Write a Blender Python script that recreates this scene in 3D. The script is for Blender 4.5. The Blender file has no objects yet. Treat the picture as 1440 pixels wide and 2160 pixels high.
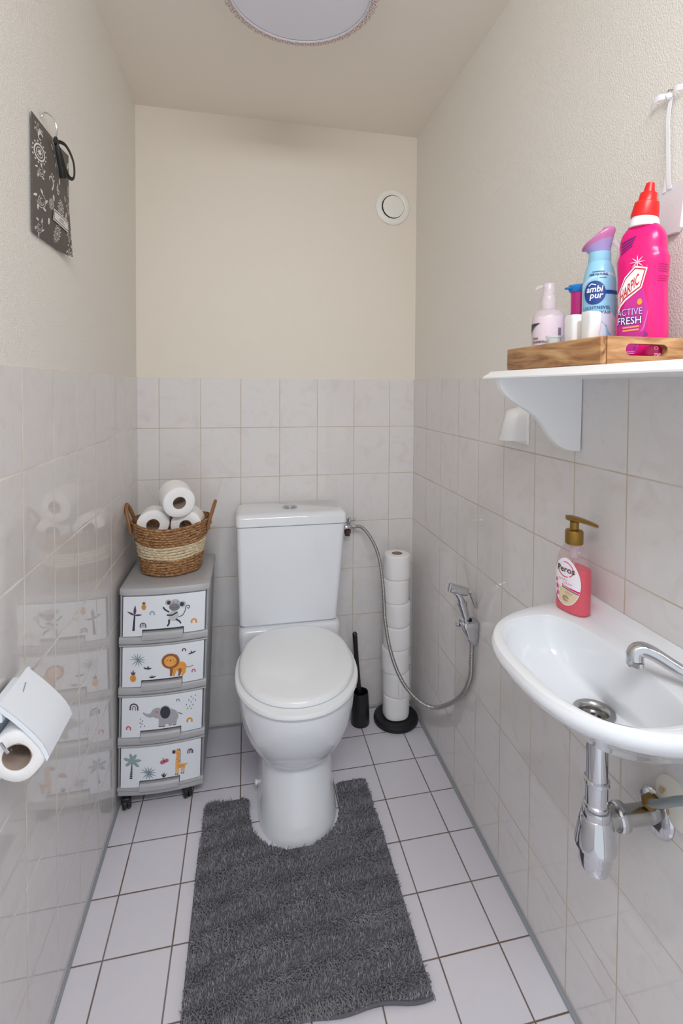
import bpy, bmesh, math, random
import numpy as np
from mathutils import Vector, Matrix
random.seed(7); RNG = np.random.default_rng(7)
PI = math.pi
sc = bpy.context.scene
COL = sc.collection

# ------------------------------------------------------------------ materials
def lin(c):
    return tuple((v/255/12.92) if v/255 <= .04045 else ((v/255+.055)/1.055)**2.4 for v in c)
def rgba(c): return (*lin(c), 1)
def mat(name, c, rough=.5, metal=0., spec=.5, coat=0., sss=0., trans=0., alpha=1., bump=None, sheen=0.):
    m = bpy.data.materials.new(name); m.use_nodes = True
    nt = m.node_tree; b = nt.nodes['Principled BSDF']
    b.inputs['Base Color'].default_value = rgba(c); b.inputs['Roughness'].default_value = rough
    b.inputs['Metallic'].default_value = metal; b.inputs['Specular IOR Level'].default_value = spec
    b.inputs['Coat Weight'].default_value = coat; b.inputs['Coat Roughness'].default_value = .05
    b.inputs['Subsurface Weight'].default_value = sss; b.inputs['Subsurface Radius'].default_value = (.01, .008, .008)
    b.inputs['Transmission Weight'].default_value = trans; b.inputs['Alpha'].default_value = alpha
    b.inputs['Sheen Weight'].default_value = sheen
    if bump:
        sc_, st, dist = bump
        tc = nt.nodes.new('ShaderNodeTexCoord'); n = nt.nodes.new('ShaderNodeTexNoise'); n.inputs['Scale'].default_value = sc_
        n.inputs['Detail'].default_value = 3
        bp = nt.nodes.new('ShaderNodeBump'); bp.inputs['Strength'].default_value = st; bp.inputs['Distance'].default_value = dist
        nt.links.new(tc.outputs['Object'], n.inputs['Vector']); nt.links.new(n.outputs['Fac'], bp.inputs['Height'])
        nt.links.new(bp.outputs['Normal'], b.inputs['Normal'])
    return m
class NT:
    def __init__(s, m): s.nt = m.node_tree; s.b = s.nt.nodes['Principled BSDF']
    def n(s, t, **kw):
        o = s.nt.nodes.new(t)
        for k, v in kw.items(): setattr(o, k, v)
        return o
    def l(s, a, b): s.nt.links.new(a, b)
    def math(s, op, a, b=None, c=None):
        o = s.n('ShaderNodeMath', operation=op)
        for i, v in enumerate((a, b, c)):
            if v is None: continue
            if isinstance(v, (int, float)): o.inputs[i].default_value = v
            else: s.l(v, o.inputs[i])
        return o.outputs[0]
    def mix(s, f, a, b):
        o = s.n('ShaderNodeMix', data_type='RGBA')
        for i, v in ((0, f), (6, a), (7, b)):
            if isinstance(v, tuple): o.inputs[i].default_value = v
            elif isinstance(v, (int, float)): o.inputs[i].default_value = v
            else: s.l(v, o.inputs[i])
        return o.outputs[2]
    def rng(s, v, a, b, c=0., d=1.):
        o = s.n('ShaderNodeMapRange'); s.l(v, o.inputs[0])
        for i, x in enumerate((a, b, c, d)): o.inputs[1+i].default_value = x
        return o.outputs[0]
def tile_mat(name, ua, u0, pu, va, v0, pv, g, base, vein, grout, grout2=None, rough=.03, vein_amt=.8, bumpd=.0006):
    m = mat(name, base, rough); t = NT(m)
    tc = t.n('ShaderNodeTexCoord'); sp = t.n('ShaderNodeSeparateXYZ'); t.l(tc.outputs['Object'], sp.inputs[0])
    U = t.math('DIVIDE', t.math('SUBTRACT', sp.outputs[ua], u0), pu); V = t.math('DIVIDE', t.math('SUBTRACT', sp.outputs[va], v0), pv)
    def dist(X, p):
        f = t.math('FRACT', X); return t.math('MULTIPLY', t.math('MINIMUM', f, t.math('SUBTRACT', 1., f)), p)
    du, dv = dist(U, pu), dist(V, pv); d = t.math('MINIMUM', du, dv)
    mask = t.rng(d, g*.75, g*1.25)
    cb = t.n('ShaderNodeCombineXYZ'); t.l(t.math('FLOOR', U), cb.inputs[0]); t.l(t.math('FLOOR', V), cb.inputs[1])
    wn = t.n('ShaderNodeTexWhiteNoise', noise_dimensions='3D'); t.l(cb.outputs[0], wn.inputs['Vector'])
    ad = t.n('ShaderNodeVectorMath', operation='MULTIPLY_ADD'); t.l(wn.outputs['Color'], ad.inputs[0]); ad.inputs[1].default_value = (9, 9, 9); t.l(tc.outputs['Object'], ad.inputs[2])
    n1 = t.n('ShaderNodeTexNoise'); t.l(ad.outputs[0], n1.inputs['Vector']); n1.inputs['Scale'].default_value = 14; n1.inputs['Detail'].default_value = 5; n1.inputs['Distortion'].default_value = 1.2
    vm = t.math('MULTIPLY', t.rng(n1.outputs['Fac'], .52, .78), .85*vein_amt)
    n2 = t.n('ShaderNodeTexNoise'); t.l(ad.outputs[0], n2.inputs['Vector']); n2.inputs['Scale'].default_value = 38; n2.inputs['Detail'].default_value = 4; n2.inputs['Distortion'].default_value = 2.
    vm2 = t.math('MULTIPLY', t.rng(n2.outputs['Fac'], .60, .72), .55*vein_amt)
    col = t.mix(t.math('MAXIMUM', vm, vm2), rgba(base), rgba(vein))
    n3 = t.n('ShaderNodeTexNoise'); t.l(tc.outputs['Object'], n3.inputs['Vector']); n3.inputs['Scale'].default_value = 7
    gc = t.mix(t.rng(n3.outputs['Fac'], .4, .6), rgba(grout), rgba(grout2 or grout))
    t.l(t.mix(mask, gc, col), t.b.inputs['Base Color'])
    t.l(t.rng(mask, 0, 1, .75, rough), t.b.inputs['Roughness'])
    bp = t.n('ShaderNodeBump'); bp.inputs['Strength'].default_value = .6; bp.inputs['Distance'].default_value = bumpd
    h = t.math('SQRT', t.rng(d, g*.6, g*2.4))
    n4 = t.n('ShaderNodeTexNoise'); t.l(tc.outputs['Object'], n4.inputs['Vector']); n4.inputs['Scale'].default_value = 11; n4.inputs['Detail'].default_value = 1
    t.l(t.math('ADD', h, t.math('MULTIPLY', n4.outputs['Fac'], .03)), bp.inputs['Height']); t.l(bp.outputs['Normal'], t.b.inputs['Normal'])
    return m
def mixshader(name, c_trans, fac, c_surf, rough=.1, spec=.5):
    """clear plastic / tinted liquid: part see-through, part tinted surface"""
    m = mat(name, c_surf, rough, spec=spec); nt = m.node_tree
    tr = nt.nodes.new('ShaderNodeBsdfTransparent'); tr.inputs[0].default_value = rgba(c_trans)
    mx = nt.nodes.new('ShaderNodeMixShader'); mx.inputs[0].default_value = fac
    nt.links.new(tr.outputs[0], mx.inputs[1]); nt.links.new(nt.nodes['Principled BSDF'].outputs[0], mx.inputs[2])
    nt.links.new(mx.outputs[0], nt.nodes['Material Output'].inputs[0]); return m
def wood_mat(name, axis):
    m = mat(name, (190, 145, 98), .45); t = NT(m)
    tc = t.n('ShaderNodeTexCoord'); mp = t.n('ShaderNodeMapping'); t.l(tc.outputs['Object'], mp.inputs[0])
    s = [1.0, 1.0, 1.0]; s['xyz'.index(axis)] = .13; mp.inputs['Scale'].default_value = tuple(k*42 for k in s)
    n = t.n('ShaderNodeTexNoise'); t.l(mp.outputs[0], n.inputs['Vector']); n.inputs['Scale'].default_value = 1.6; n.inputs['Detail'].default_value = 5; n.inputs['Distortion'].default_value = 1.0
    r = t.n('ShaderNodeValToRGB'); t.l(n.outputs['Fac'], r.inputs[0]); e = r.color_ramp.elements
    e[0].position = .3; e[0].color = rgba((88, 56, 36)); e[1].position = .75; e[1].color = rgba((206, 168, 124))
    x = e.new(.42); x.color = rgba((152, 106, 68)); x = e.new(.55); x.color = rgba((180, 136, 92))
    t.l(r.outputs[0], t.b.inputs['Base Color']); return m

T_TOP = 1.3837; W = 1.0959; CEIL = 2.40; GY = -2.16
BASE, VEIN, GRT = (220, 217, 216), (210, 202, 199), (204, 195, 182)
M = {}
M['tile_back'] = tile_mat('wall tile back', 0, .0769, .152, 2, T_TOP-.1929, .1967, .0015, BASE, VEIN, GRT, (192, 179, 160))
M['tile_right'] = tile_mat('wall tile right', 1, -.3061, .152, 2, T_TOP-.1929, .1967, .0015, BASE, VEIN, GRT, (192, 179, 160))
M['tile_left'] = tile_mat('wall tile left', 1, -.0798, .152, 2, T_TOP-.1929, .1967, .0018, BASE, VEIN, (240, 235, 227), (220, 210, 197))
M['floor'] = tile_mat('floor tile', 0, .0739, .15535, 1, -.16, .15535, .0019, (222, 220, 228), (214, 212, 220), (128, 120, 116), (112, 92, 80), rough=.22, vein_amt=.4)
M['plaster'] = mat('painted plaster', (230, 226, 219), .75, bump=(300, .55, .003))
M['plaster_back'] = mat('smooth painted plaster', (225, 217, 205), .5, bump=(60, .12, .002))
M['ceiling'] = mat('ceiling paint', (236, 228, 219), .8, bump=(90, .15, .002))
M['silicone'] = mat('grey silicone', (150, 156, 162), .4)
M['porcelain'] = mat('white porcelain', (228, 231, 236), .07, coat=.3)
M['seatplastic'] = mat('white seat plastic', (237, 240, 243), .16)
M['chrome'] = mat('chrome', (205, 206, 210), .07, metal=1)
M['steel'] = mat('brushed steel', (176, 174, 172), .25, metal=1)
M['dark_hole'] = mat('dark opening', (18, 18, 18), .6)
M['black'] = mat('black plastic', (24, 24, 26), .38)
M['black_matte'] = mat('black matte metal', (22, 21, 22), .45)
M['paper'] = mat('toilet paper', (243, 242, 242), .95, bump=(420, .35, .002), sss=.1)
M['card'] = mat('cardboard core', (172, 154, 142), .9)
M['grey_plastic'] = mat('grey plastic', (178, 178, 181), .42)
M['dkgrey_plastic'] = mat('darker grey plastic', (160, 160, 164), .45)
M['white_plastic'] = mat('white plastic', (238, 239, 240), .3)
M['panel'] = mat('white drawer panel', (233, 237, 244), .28)
M['white_paint'] = mat('white paint', (240, 241, 243), .3)
M['white_metal'] = mat('white lacquered metal', (232, 238, 246), .5)
M['brass'] = mat('aged brass', (140, 108, 52), .45, metal=.8)
M['rust'] = mat('brown corroded nut', (84, 52, 40), .7)
M['gold'] = mat('gold plastic', (150, 116, 52), .33, metal=.75)
M['red'] = mat('red plastic', (232, 30, 30), .3)
M['pinkplastic'] = mat('magenta plastic', (232, 18, 124), .22, sss=.15)
M['lilac'] = mat('lilac plastic', (196, 120, 170), .25); M['lilac_blue'] = mat('bluish lilac plastic', (166, 152, 204), .25)
M['pink_lotion'] = mat('pale pink lotion', (240, 230, 236), .25, sss=.1)
M['magenta_gel'] = mat('magenta gel tube', (196, 32, 126), .2, sss=.1)
M['blue_cap'] = mat('blue plastic', (30, 128, 206), .3)
M['can_blue'] = mat('light blue can', (150, 206, 234), .22)
M['clear'] = mixshader('clear plastic', (250, 244, 246), .13, (235, 225, 230), .05, 1.)
M['clear_pink'] = mixshader('clear pink plastic', (250, 244, 247), .40, (238, 230, 236), .12)
M['liquid'] = mixshader('pink soap', (255, 120, 140), .72, (255, 52, 92), .08)
def straw(name, c0, c1, c2):
    m = mat(name, c1, .8); t = NT(m); tc = t.n('ShaderNodeTexCoord'); mp = t.n('ShaderNodeMapping'); t.l(tc.outputs['Object'], mp.inputs[0]); mp.inputs['Scale'].default_value = (90, 90, 330)
    n = t.n('ShaderNodeTexNoise'); t.l(mp.outputs[0], n.inputs['Vector']); n.inputs['Scale'].default_value = 1; n.inputs['Detail'].default_value = 3
    r = t.n('ShaderNodeValToRGB'); t.l(n.outputs['Fac'], r.inputs[0]); e = r.color_ramp.elements; e[0].position = .32; e[0].color = rgba(c0); e[1].position = .7; e[1].color = rgba(c2); x = e.new(.5); x.color = rgba(c1); t.l(r.outputs[0], t.b.inputs['Base Color'])
    bp = t.n('ShaderNodeBump'); bp.inputs['Strength'].default_value = .8; bp.inputs['Distance'].default_value = .002; t.l(n.outputs['Fac'], bp.inputs['Height']); t.l(bp.outputs['Normal'], t.b.inputs['Normal']); return m
M['basket_brown'] = straw('brown seagrass', (104, 70, 42), (156, 112, 72), (206, 164, 116)); M['basket_cream'] = straw('cream seagrass', (176, 152, 116), (214, 196, 162), (236, 224, 198))
M['leather'] = mat('brown handle', (142, 98, 60), .5, bump=(80, .3, .002))
M['lace'] = mat('lace', (222, 208, 204), .9)
M['shade'] = mat('white shade fabric', (226, 226, 236), .9)
M['vent'] = mat('white vent plastic', (232, 231, 224), .4)
M['sachet'] = mat('charcoal patterned paper', (92, 84, 80), .6)
M['ivory'] = mat('ivory print', (212, 208, 202), .6)
M['ribbon_black'] = mat('black ribbon', (20, 20, 22), .4)
M['ribbon_white'] = mat('white satin ribbon', (240, 241, 246), .35, sheen=.3)
M['beige_stain'] = mat('beige plastic stain', (198, 170, 136), .7)
M['offwhite'] = mat('off white plastic', (226, 222, 212), .5)
M['wood_y'] = wood_mat('acacia wood lengthwise', 'y')
M['wood_x'] = wood_mat('acacia wood crosswise', 'x')
def ink(name, c, r=.45): 
    k = 'ink_'+name
    if k not in M: M[k] = mat('print '+name, c, r)
    return M[k]

# ------------------------------------------------------------------ object helpers
WL = {}
def tag(o, label=None, cat=None, group=None, kind=None):
    if label: o['label'] = label
    if cat: o['category'] = cat
    if group: o['group'] = group
    if kind: o['kind'] = kind
    return o
def thing(name, label, cat, loc, group=None):
    o = bpy.data.objects.new(name, None); o.empty_display_size = .05; COL.objects.link(o); o.location = loc
    WL[o.name] = np.array(loc, float); return tag(o, label, cat, group)
class MB:
    def __init__(s): s.v = []; s.f = []; s.mi = []; s.mats = []
    def slot(s, m):
        if m not in s.mats: s.mats.append(m)
        return s.mats.index(m)
    def add(s, v, f, m):
        o = len(s.v); k = s.slot(m); s.v += [tuple(map(float, p)) for p in v]
        s.f += [tuple(i+o for i in q) for q in f]; s.mi += [k]*len(f); return s
    def box(s, x0, x1, y0, y1, z0, z1, m, r=0., seg=3, fn=None):
        bm = bmesh.new(); bmesh.ops.create_cube(bm, size=1)
        for q in bm.verts: q.co = Vector(((x0+x1)/2+q.co.x*(x1-x0), (y0+y1)/2+q.co.y*(y1-y0), (z0+z1)/2+q.co.z*(z1-z0)))
        if r > 0: bmesh.ops.bevel(bm, geom=bm.edges[:], offset=r, segments=seg, profile=.5, affect='EDGES')
        bm.verts.index_update()
        vs = [q.co[:] for q in bm.verts]; 
        if fn: vs = [fn(*p) for p in vs]
        s.add(vs, [[q.index for q in f.verts] for f in bm.faces], m); bm.free(); return s
    def rings(s, R, m, cap0=True, cap1=True, closed=True):
        n = len(R[0]); v = [p for r in R for p in r]; f = []
        for i in range(len(R)-1):
            for j in range(n if closed else n-1):
                a, b = i*n+j, i*n+(j+1) % n; f.append((a, b, b+n, a+n))
        if cap0: f.append(tuple(range(n))[::-1])
        if cap1: f.append(tuple((len(R)-1)*n+j for j in range(n)))
        return s.add(v, f, m)
    def lathe(s, prof, m, fr=None, seg=40, sx=1., sy=1., cap0=True, cap1=True):
        fr = fr or (lambda x, y, z: (x, y, z))
        R = [[fr(r*math.cos(2*PI*j/seg)*sx, r*math.sin(2*PI*j/seg)*sy, z) for j in range(seg)] for r, z in prof]
        return s.rings(R, m, cap0, cap1)
    def tube(s, pts, r, m, seg=12, caps=True, closed=False, flat=None):
        P = [np.array(p, float) for p in pts]; n = len(P); rr = r if hasattr(r, '__len__') else [r]*n
        R = []; up = None
        for i in range(n):
            a = P[(i-1) % n] if (closed or i > 0) else P[0]; b = P[(i+1) % n] if (closed or i < n-1) else P[-1]
            t = b-a; t /= np.linalg.norm(t)+1e-12
            if up is None: up = np.array([0, 0, 1.]) if abs(t[2]) < .9 else np.array([1., 0, 0])
            x = np.cross(up, t); x /= np.linalg.norm(x)+1e-12; y = np.cross(t, x); up = y
            fx, fy = flat or (1, 1)
            R.append([tuple(P[i]+rr[i]*(fx*math.cos(2*PI*k/seg)*x+fy*math.sin(2*PI*k/seg)*y)) for k in range(seg)])
        if closed: R.append(R[0]); caps = False
        return s.rings(R, m, caps, caps)
    def prism(s, outline, f0, f1, m):
        n = len(outline); v = [f0(*p) for p in outline]+[f1(*p) for p in outline]
        f = [tuple(range(n)), tuple(range(2*n-1, n-1, -1))]+[(j, j+n, (j+1) % n+n, (j+1) % n) for j in range(n)]
        return s.add(v, f, m)
    def decal(s, shape, fn, m):
        v, f = shape; return s.add([fn(*p) for p in v], f, m)
    def build(s, name, parent=None, smooth=True, angle=32, label=None):
        off = np.zeros(3); p = parent
        if p is not None: off = WL[p.name]
        me = bpy.data.meshes.new(name)
        me.from_pydata([tuple(np.array(q)-off) for q in s.v], [], s.f)
        for m in s.mats: me.materials.append(m)
        me.polygons.foreach_set('material_index', s.mi)
        bm = bmesh.new(); bm.from_mesh(me); bmesh.ops.recalc_face_normals(bm, faces=bm.faces[:]); bm.to_mesh(me); bm.free()
        if smooth:
            me.polygons.foreach_set('use_smooth', [True]*len(me.polygons)); me.set_sharp_from_angle(angle=math.radians(angle))
        me.update()
        o = bpy.data.objects.new(name, me); COL.objects.link(o); WL[o.name] = off
        if p is not None: o.parent = p
        if label: o['label'] = label
        return o
def struct(name, mb, smooth=False): return tag(mb.build(name, smooth=smooth), kind='structure')
def copy_tree(o, parent=None):
    c = o.copy(); COL.objects.link(c); c.parent = parent
    for ch in list(o.children): copy_tree(ch, c)
    return c
def frame(o, z, xh=(1, 0, 0)):
    o = np.array(o, float); z = np.array(z, float); z /= np.linalg.norm(z); x = np.array(xh, float); x = x-z*(x@z); x /= np.linalg.norm(x); y = np.cross(z, x)
    return lambda a, b, c: tuple(o+a*x+b*y+c*z)
def smoothpath(P, n=8):
    P = [np.array(p, float) for p in P]; out = []
    Q = [2*P[0]-P[1]]+P+[2*P[-1]-P[-2]]
    for i in range(1, len(Q)-2):
        a, b, c, d = Q[i-1:i+3]
        for k in range(n):
            t = k/n; out.append(.5*((2*b)+(-a+c)*t+(2*a-5*b+4*c-d)*t*t+(-a+3*b-3*c+d)*t**3))
    out.append(P[-1]); return out
# 2-D shapes -> (verts, faces)
def ell(cx, cy, rx, ry=None, rot=0, n=26, rings=3):
    ry = ry or rx; v = [(cx, cy)]; f = []; c, s_ = math.cos(rot), math.sin(rot)
    for r in range(1, rings+1):
        for j in range(n):
            a = 2*PI*j/n; x, y = rx*r/rings*math.cos(a), ry*r/rings*math.sin(a); v.append((cx+x*c-y*s_, cy+x*s_+y*c))
    for j in range(n): f.append((0, 1+j, 1+(j+1) % n))
    for r in range(1, rings):
        for j in range(n):
            a, b = 1+(r-1)*n+j, 1+(r-1)*n+(j+1) % n; f.append((a, a+n, b+n, b))
    return v, f
def band(cx, cy, r0, r1, a0=0, a1=360, n=24, sx=1., sy=1.):
    v = []; f = []
    for j in range(n+1):
        a = math.radians(a0+(a1-a0)*j/n)
        for r in (r0, r1): v.append((cx+r*math.cos(a)*sx, cy+r*math.sin(a)*sy))
    for j in range(n): f.append((2*j, 2*j+1, 2*j+3, 2*j+2))
    return v, f
def poly(pts): return list(pts), [tuple(range(len(pts)))]
def fill(pts, cuts=9):
    bm = bmesh.new(); f = bm.faces.new([bm.verts.new((x, y, 0)) for x, y in pts]); bmesh.ops.triangulate(bm, faces=[f])
    bmesh.ops.subdivide_edges(bm, edges=bm.edges[:], cuts=cuts, use_grid_fill=True); bm.verts.index_update()
    out = [(p.co.x, p.co.y) for p in bm.verts], [tuple(p.index for p in f.verts) for f in bm.faces]; bm.free(); return out
def leaf(x0, y0, x1, y1, w, n=8):
    L = math.hypot(x1-x0, y1-y0); tx, ty = (x1-x0)/L, (y1-y0)/L; v = []; f = []
    for i in range(n+1):
        t = i/n; h = w/2*max(.04, math.sin(PI*min(1, t**.8))); v += [(x0+tx*L*t-ty*h, y0+ty*L*t+tx*h), (x0+tx*L*t+ty*h, y0+ty*L*t-tx*h)]
    for i in range(n): f.append((2*i, 2*i+1, 2*i+3, 2*i+2))
    return v, f
def stroke(pts, w, w1=None):
    if len(pts) == 2: pts = [(pts[0][0]+(pts[1][0]-pts[0][0])*k/8, pts[0][1]+(pts[1][1]-pts[0][1])*k/8) for k in range(9)]
    v = []; f = []; n = len(pts); w1 = w if w1 is None else w1
    for i in range(n):
        a = pts[max(0, i-1)]; b = pts[min(n-1, i+1)]; L = math.hypot(b[0]-a[0], b[1]-a[1]) or 1
        nx, ny = -(b[1]-a[1])/L, (b[0]-a[0])/L; h = (w+(w1-w)*i/(n-1))/2
        v += [(pts[i][0]+nx*h, pts[i][1]+ny*h), (pts[i][0]-nx*h, pts[i][1]-ny*h)]
    for i in range(n-1): f.append((2*i, 2*i+1, 2*i+3, 2*i+2))
    return v, f
def text(s_, size, x=0, y=0, bold=0., shear=0., align='LEFT', sx=1., rot=0., space=1.):
    cu = bpy.data.curves.new('lettering', 'FONT'); cu.body = s_; cu.size = size; cu.offset = bold; cu.shear = shear; cu.align_x = align
    cu.resolution_u = 3; cu.space_character = space
    o = bpy.data.objects.new('lettering', cu); me = bpy.data.meshes.new_from_object(o)
    c, sn = math.cos(rot), math.sin(rot)
    v = [((p.co.x*sx)*c-p.co.y*sn+x, (p.co.x*sx)*sn+p.co.y*c+y) for p in me.vertices]; f = [tuple(p.vertices) for p in me.polygons]
    bpy.data.objects.remove(o); bpy.data.curves.remove(cu); bpy.data.meshes.remove(me); return v, f
def rrect(x0, x1, y0, y1, r, n=5):
    out = []
    for cx, cy, a in ((x1-r, y1-r, 0), (x0+r, y1-r, 90), (x0+r, y0+r, 180), (x1-r, y0+r, 270)):
        for k in range(n+1):
            t = math.radians(a+90*k/n); out.append((cx+r*math.cos(t), cy+r*math.sin(t)))
    return out

# ------------------------------------------------------------------ the room
b = MB(); b.box(-.1, W+.1, GY-.1, .1, -.08, 0, M['floor']); struct('floor', b)
b = MB(); b.box(-.1, W+.1, GY-.1, .1, CEIL, CEIL+.08, M['ceiling']); struct('ceiling', b)
LG = .004
b = MB(); b.box(-.1, W+.1, 0, .1, 0, T_TOP, M['tile_back']); b.box(-.1, W+.1, LG, .1, T_TOP, CEIL, M['plaster_back']); struct('wall_back', b)
b = MB(); b.box(-.1, 0, GY, 0, 0, T_TOP, M['tile_left']); b.box(-.1, -LG, GY, LG, T_TOP, CEIL, M['plaster']); struct('wall_left', b)
b = MB(); b.box(W, W+.1, GY, 0, 0, T_TOP, M['tile_right']); b.box(W+LG, W+.1, GY, LG, T_TOP, CEIL, M['plaster']); struct('wall_right', b)
b = MB(); dx0, dx1, dz = .03, W-.03, CEIL
b.box(-.1, dx0, GY-.1, GY, 0, CEIL, M['plaster']); b.box(dx1, W+.1, GY-.1, GY, 0, CEIL, M['plaster']); struct('wall_front', b)
def seal(name, x0, y0, x1, y1, r=.005):
    b = MB(); d = Vector((x1-x0, y1-y0, 0)); b.tube([(x0, y0, .001), (x1, y1, .001)], r, M['silicone'], 10); struct(name, b, True)
seal('trim_1', .002, 0, .002, GY); seal('trim_2', W-.002, 0, W-.002, GY, .007); seal('trim_3', 0, -.002, W, -.002)

# ------------------------------------------------------------------ toilet
TX = .564
t = thing('toilet', 'white close-coupled toilet standing against the tiled back wall', 'toilet', (TX, -.3, 0))
def plan(z, yf, yb, hw, ex=3.5, n=56, fl=1.12, cx=TX):
    ym = min(yf+hw*fl, (yf+yb)/2+.02); out = []
    for j in range(n):
        a = 2*PI*j/n; c, s_ = math.cos(a), math.sin(a)
        if s_ <= 0: out.append((cx+hw*(abs(c)**.92)*(1 if c > 0 else -1), ym+(ym-yf)*s_, z))
        else: out.append((cx+hw*(abs(c)**(2/ex))*(1 if c > 0 else -1), ym+(yb-ym)*(s_**(2/ex)), z))
    return out
b = MB()
b.rings([plan(*r) for r in [(0, -.588, -.05, .124), (.01, -.586, -.05, .1235), (.05, -.572, -.05, .119), (.11, -.548, -.05, .113), (.165, -.528, -.05, .112), (.186, -.522, -.05, .114),
    (.192, -.530, -.05, .121), (.20, -.543, -.05, .128), (.225, -.566, -.05, .143), (.26, -.590, -.05, .160), (.30, -.608, -.05, .173), (.345, -.619, -.06, .182), (.39, -.623, -.07, .185), (.402, -.620, -.07, .183), (.408, -.612, -.07, .176)]], M['porcelain'], True, True)
def deck(z, x0, x1, y0, r=.025): return [(x, y, z) for x, y in rrect(x0, x1, y0, -.012, r)]
b.rings([deck(.25, .40, .725, -.17), (deck(.32, .383, .742, -.19)), deck(.44, .375, .748, -.203), deck(.462, .375, .748, -.203), deck(.470, .378, .745, -.199), deck(.474, .384, .739, -.193)], M['porcelain'])
b.build('bowl', t)
b = MB()
def cis(z, x0, x1, y0, r=.018): return [(x, y, z) for x, y in rrect(x0, x1, y0, -.008, r)]
b.rings([cis(.476, .385, .731, -.176), cis(.482, .3775, .7385, -.183), cis(.60, .374, .748, -.186), cis(.74, .3695, .759, -.188), cis(.842, .3668, .7665, -.189)], M['porcelain'])
b.build('cistern', t)
b = MB(); b.rings([cis(.8445, .3665, .7690, -.192), cis(.847, .364, .7715, -.195), cis(.872, .364, .7715, -.195), cis(.880, .366, .7695, -.192), cis(.886, .371, .764, -.185), cis(.889, .380, .756, -.174)], M['porcelain'])
b.build('cistern_lid', t)
bx, by, bz = .566, -.095, .888
b = MB(); fr = frame((bx, by, bz), (0, 0, 1)); b.lathe([(.028, 0), (.028, .004), (.026, .006), (.0225, .0062), (.0215, .004)], M['chrome'], fr, 36)
for s_ in (-1, 1):
    pts = [(.0205*math.cos(a), .0205*math.sin(a)) for a in np.linspace(0, PI, 16)]
    b.prism(pts, lambda x, y: fr(x, s_*(y+.0008), .0035), lambda x, y: fr(x*.93, s_*(y*.93+.0012), .0085), M['chrome'])
b.build('flush_button', t, label='chrome round flush button')
def egg(k, yf, yb, hw, ymid, n=64):
    out = []
    for j in range(n):
        a = 2*PI*j/n; c, s_ = math.cos(a), math.sin(a); sg = 1 if c > 0 else -1
        if s_ <= 0: out.append((TX+k*hw*abs(c)**.97*sg, ymid+k*(ymid-yf)*(-abs(s_)**.97)))
        else: out.append((TX+k*hw*abs(c)**.80*sg, ymid+k*(yb-ymid)*s_**.80))
    return out
tilt = lambda y: .026*max(0, (y+.62)/.43)
def eggrings(spec, yf, yb, hw, ymid): return [[(x, y, z+tilt(y)) for x, y in egg(k, yf, yb, hw, ymid)] for k, z in spec]
b = MB(); b.rings(eggrings([(.955, .409), (.985, .4095), (1, .414), (1, .420), (.99, .425), (.965, .4275)], -.636, -.200, .197, -.41), M['seatplastic']); b.build('seat', t)
b = MB(); b.rings(eggrings([(.90, .4308), (.965, .4309), (.990, .4318), (1, .4352), (.998, .4385), (.990, .443), (.975, .4468), (.95, .4495), (.90, .4515), (.6, .4535), (.2, .454)], -.612, -.188, .185, -.405), M['seatplastic']); b.build('lid', t)
for s_ in (-1, 1):
    b = MB(); b.tube([(TX+s_*.075-.02, -.196, .455), (TX+s_*.075+.02, -.196, .455)], .010, M['seatplastic'], 14); b.build('hinge', t)
b = MB(); b.lathe([(.006, -.018), (.006, 0), (.0095, .001), (.0095, .007), (.006, .009), (.006, .014), (.0095, .015), (.0085, .020), (.004, .022)], M['white_plastic'], frame((.452, -.375, .052), (-1, -.15, .05), (0, 0, 1)), 18); b.build('bolt_cap', t, label='white plastic cap on the side of the foot')

# ------------------------------------------------------------------ hand bidet: valve, hose, sprayer, holder
t = thing('angle_valve', 'small chrome stop valve with brown corroded nut beside the cistern lid', 'valve', (.80, 0, .79))
b = MB(); b.lathe([(.022, 0), (.022, .003), (.010, .006), (.009, .05)], M['chrome'], frame((.800, 0, .788), (0, -1, 0)), 20); b.lathe([(.010, -.014), (.0115, -.01), (.0115, .012), (.009, .016)], M['chrome'], frame((.803, -.048, .788), (1, 0, 0), (0, 0, 1)), 16); b.build('valve_body', t)
b = MB(); b.lathe([(.004, 0), (.004, .010), (.007, .011), (.009, .016), (.009, .026), (.007, .03)], M['chrome'], frame((.803, -.048, .796), (.35, -.2, 1)), 14); b.box(.806, .832, -.060, -.054, .815, .822, M['chrome'], .002); b.build('handle', t)
b = MB(); b.lathe([(.011, 0), (.0135, .002), (.0135, .014), (.011, .016), (.010, .026)], M['rust'], frame((.803, -.048, .778), (0, 0, -1)), 6); b.build('nut', t, label='brown corroded nut')
t = thing('bidet_sprayer', 'chrome hand bidet sprayer with long curling metal hose on the right wall', 'sprayer', (1.06, -.61, .64))
b = MB(); hp = frame((1.076, -.61, .600), (-.30, 0, 1), (0, 1, 0))
b.lathe([(.0085, -.02), (.0085, .03), (.0095, .05), (.0105, .075), (.012, .092), (.013, .104)], M['chrome'], hp, 22, .95, 1.15)
b.build('handle', t)
b = MB(); hd = frame((1.005, -.612, .747), (.95, 0, -.30), (0, 1, 0))
b.lathe([(.0125, 0), (.0145, .001), (.0145, .005), (.0135, .006), (.0140, .008), (.0140, .045), (.0125, .060), (.006, .066)], M['chrome'], hd, 28)
b.tube(smoothpath([(1.018, -.612, .738), (1.032, -.612, .725), (1.042, -.612, .708), (1.047, -.61, .69)], 5), [.008+.0002*i for i in range(16)], M['chrome'], 16); b.build('spray_head', t)
b = MB(); b.prism([(0, -.007), (.062, -.004), (.066, 0), (.062, .004), (0, .007)], lambda u, w: (1.070+.021*u/.066, -.612+w, .726-u*.78), lambda u, w: (1.075+.021*u/.066, -.612+w, .729-u*.78), M['chrome']); b.build('trigger', t)
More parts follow.
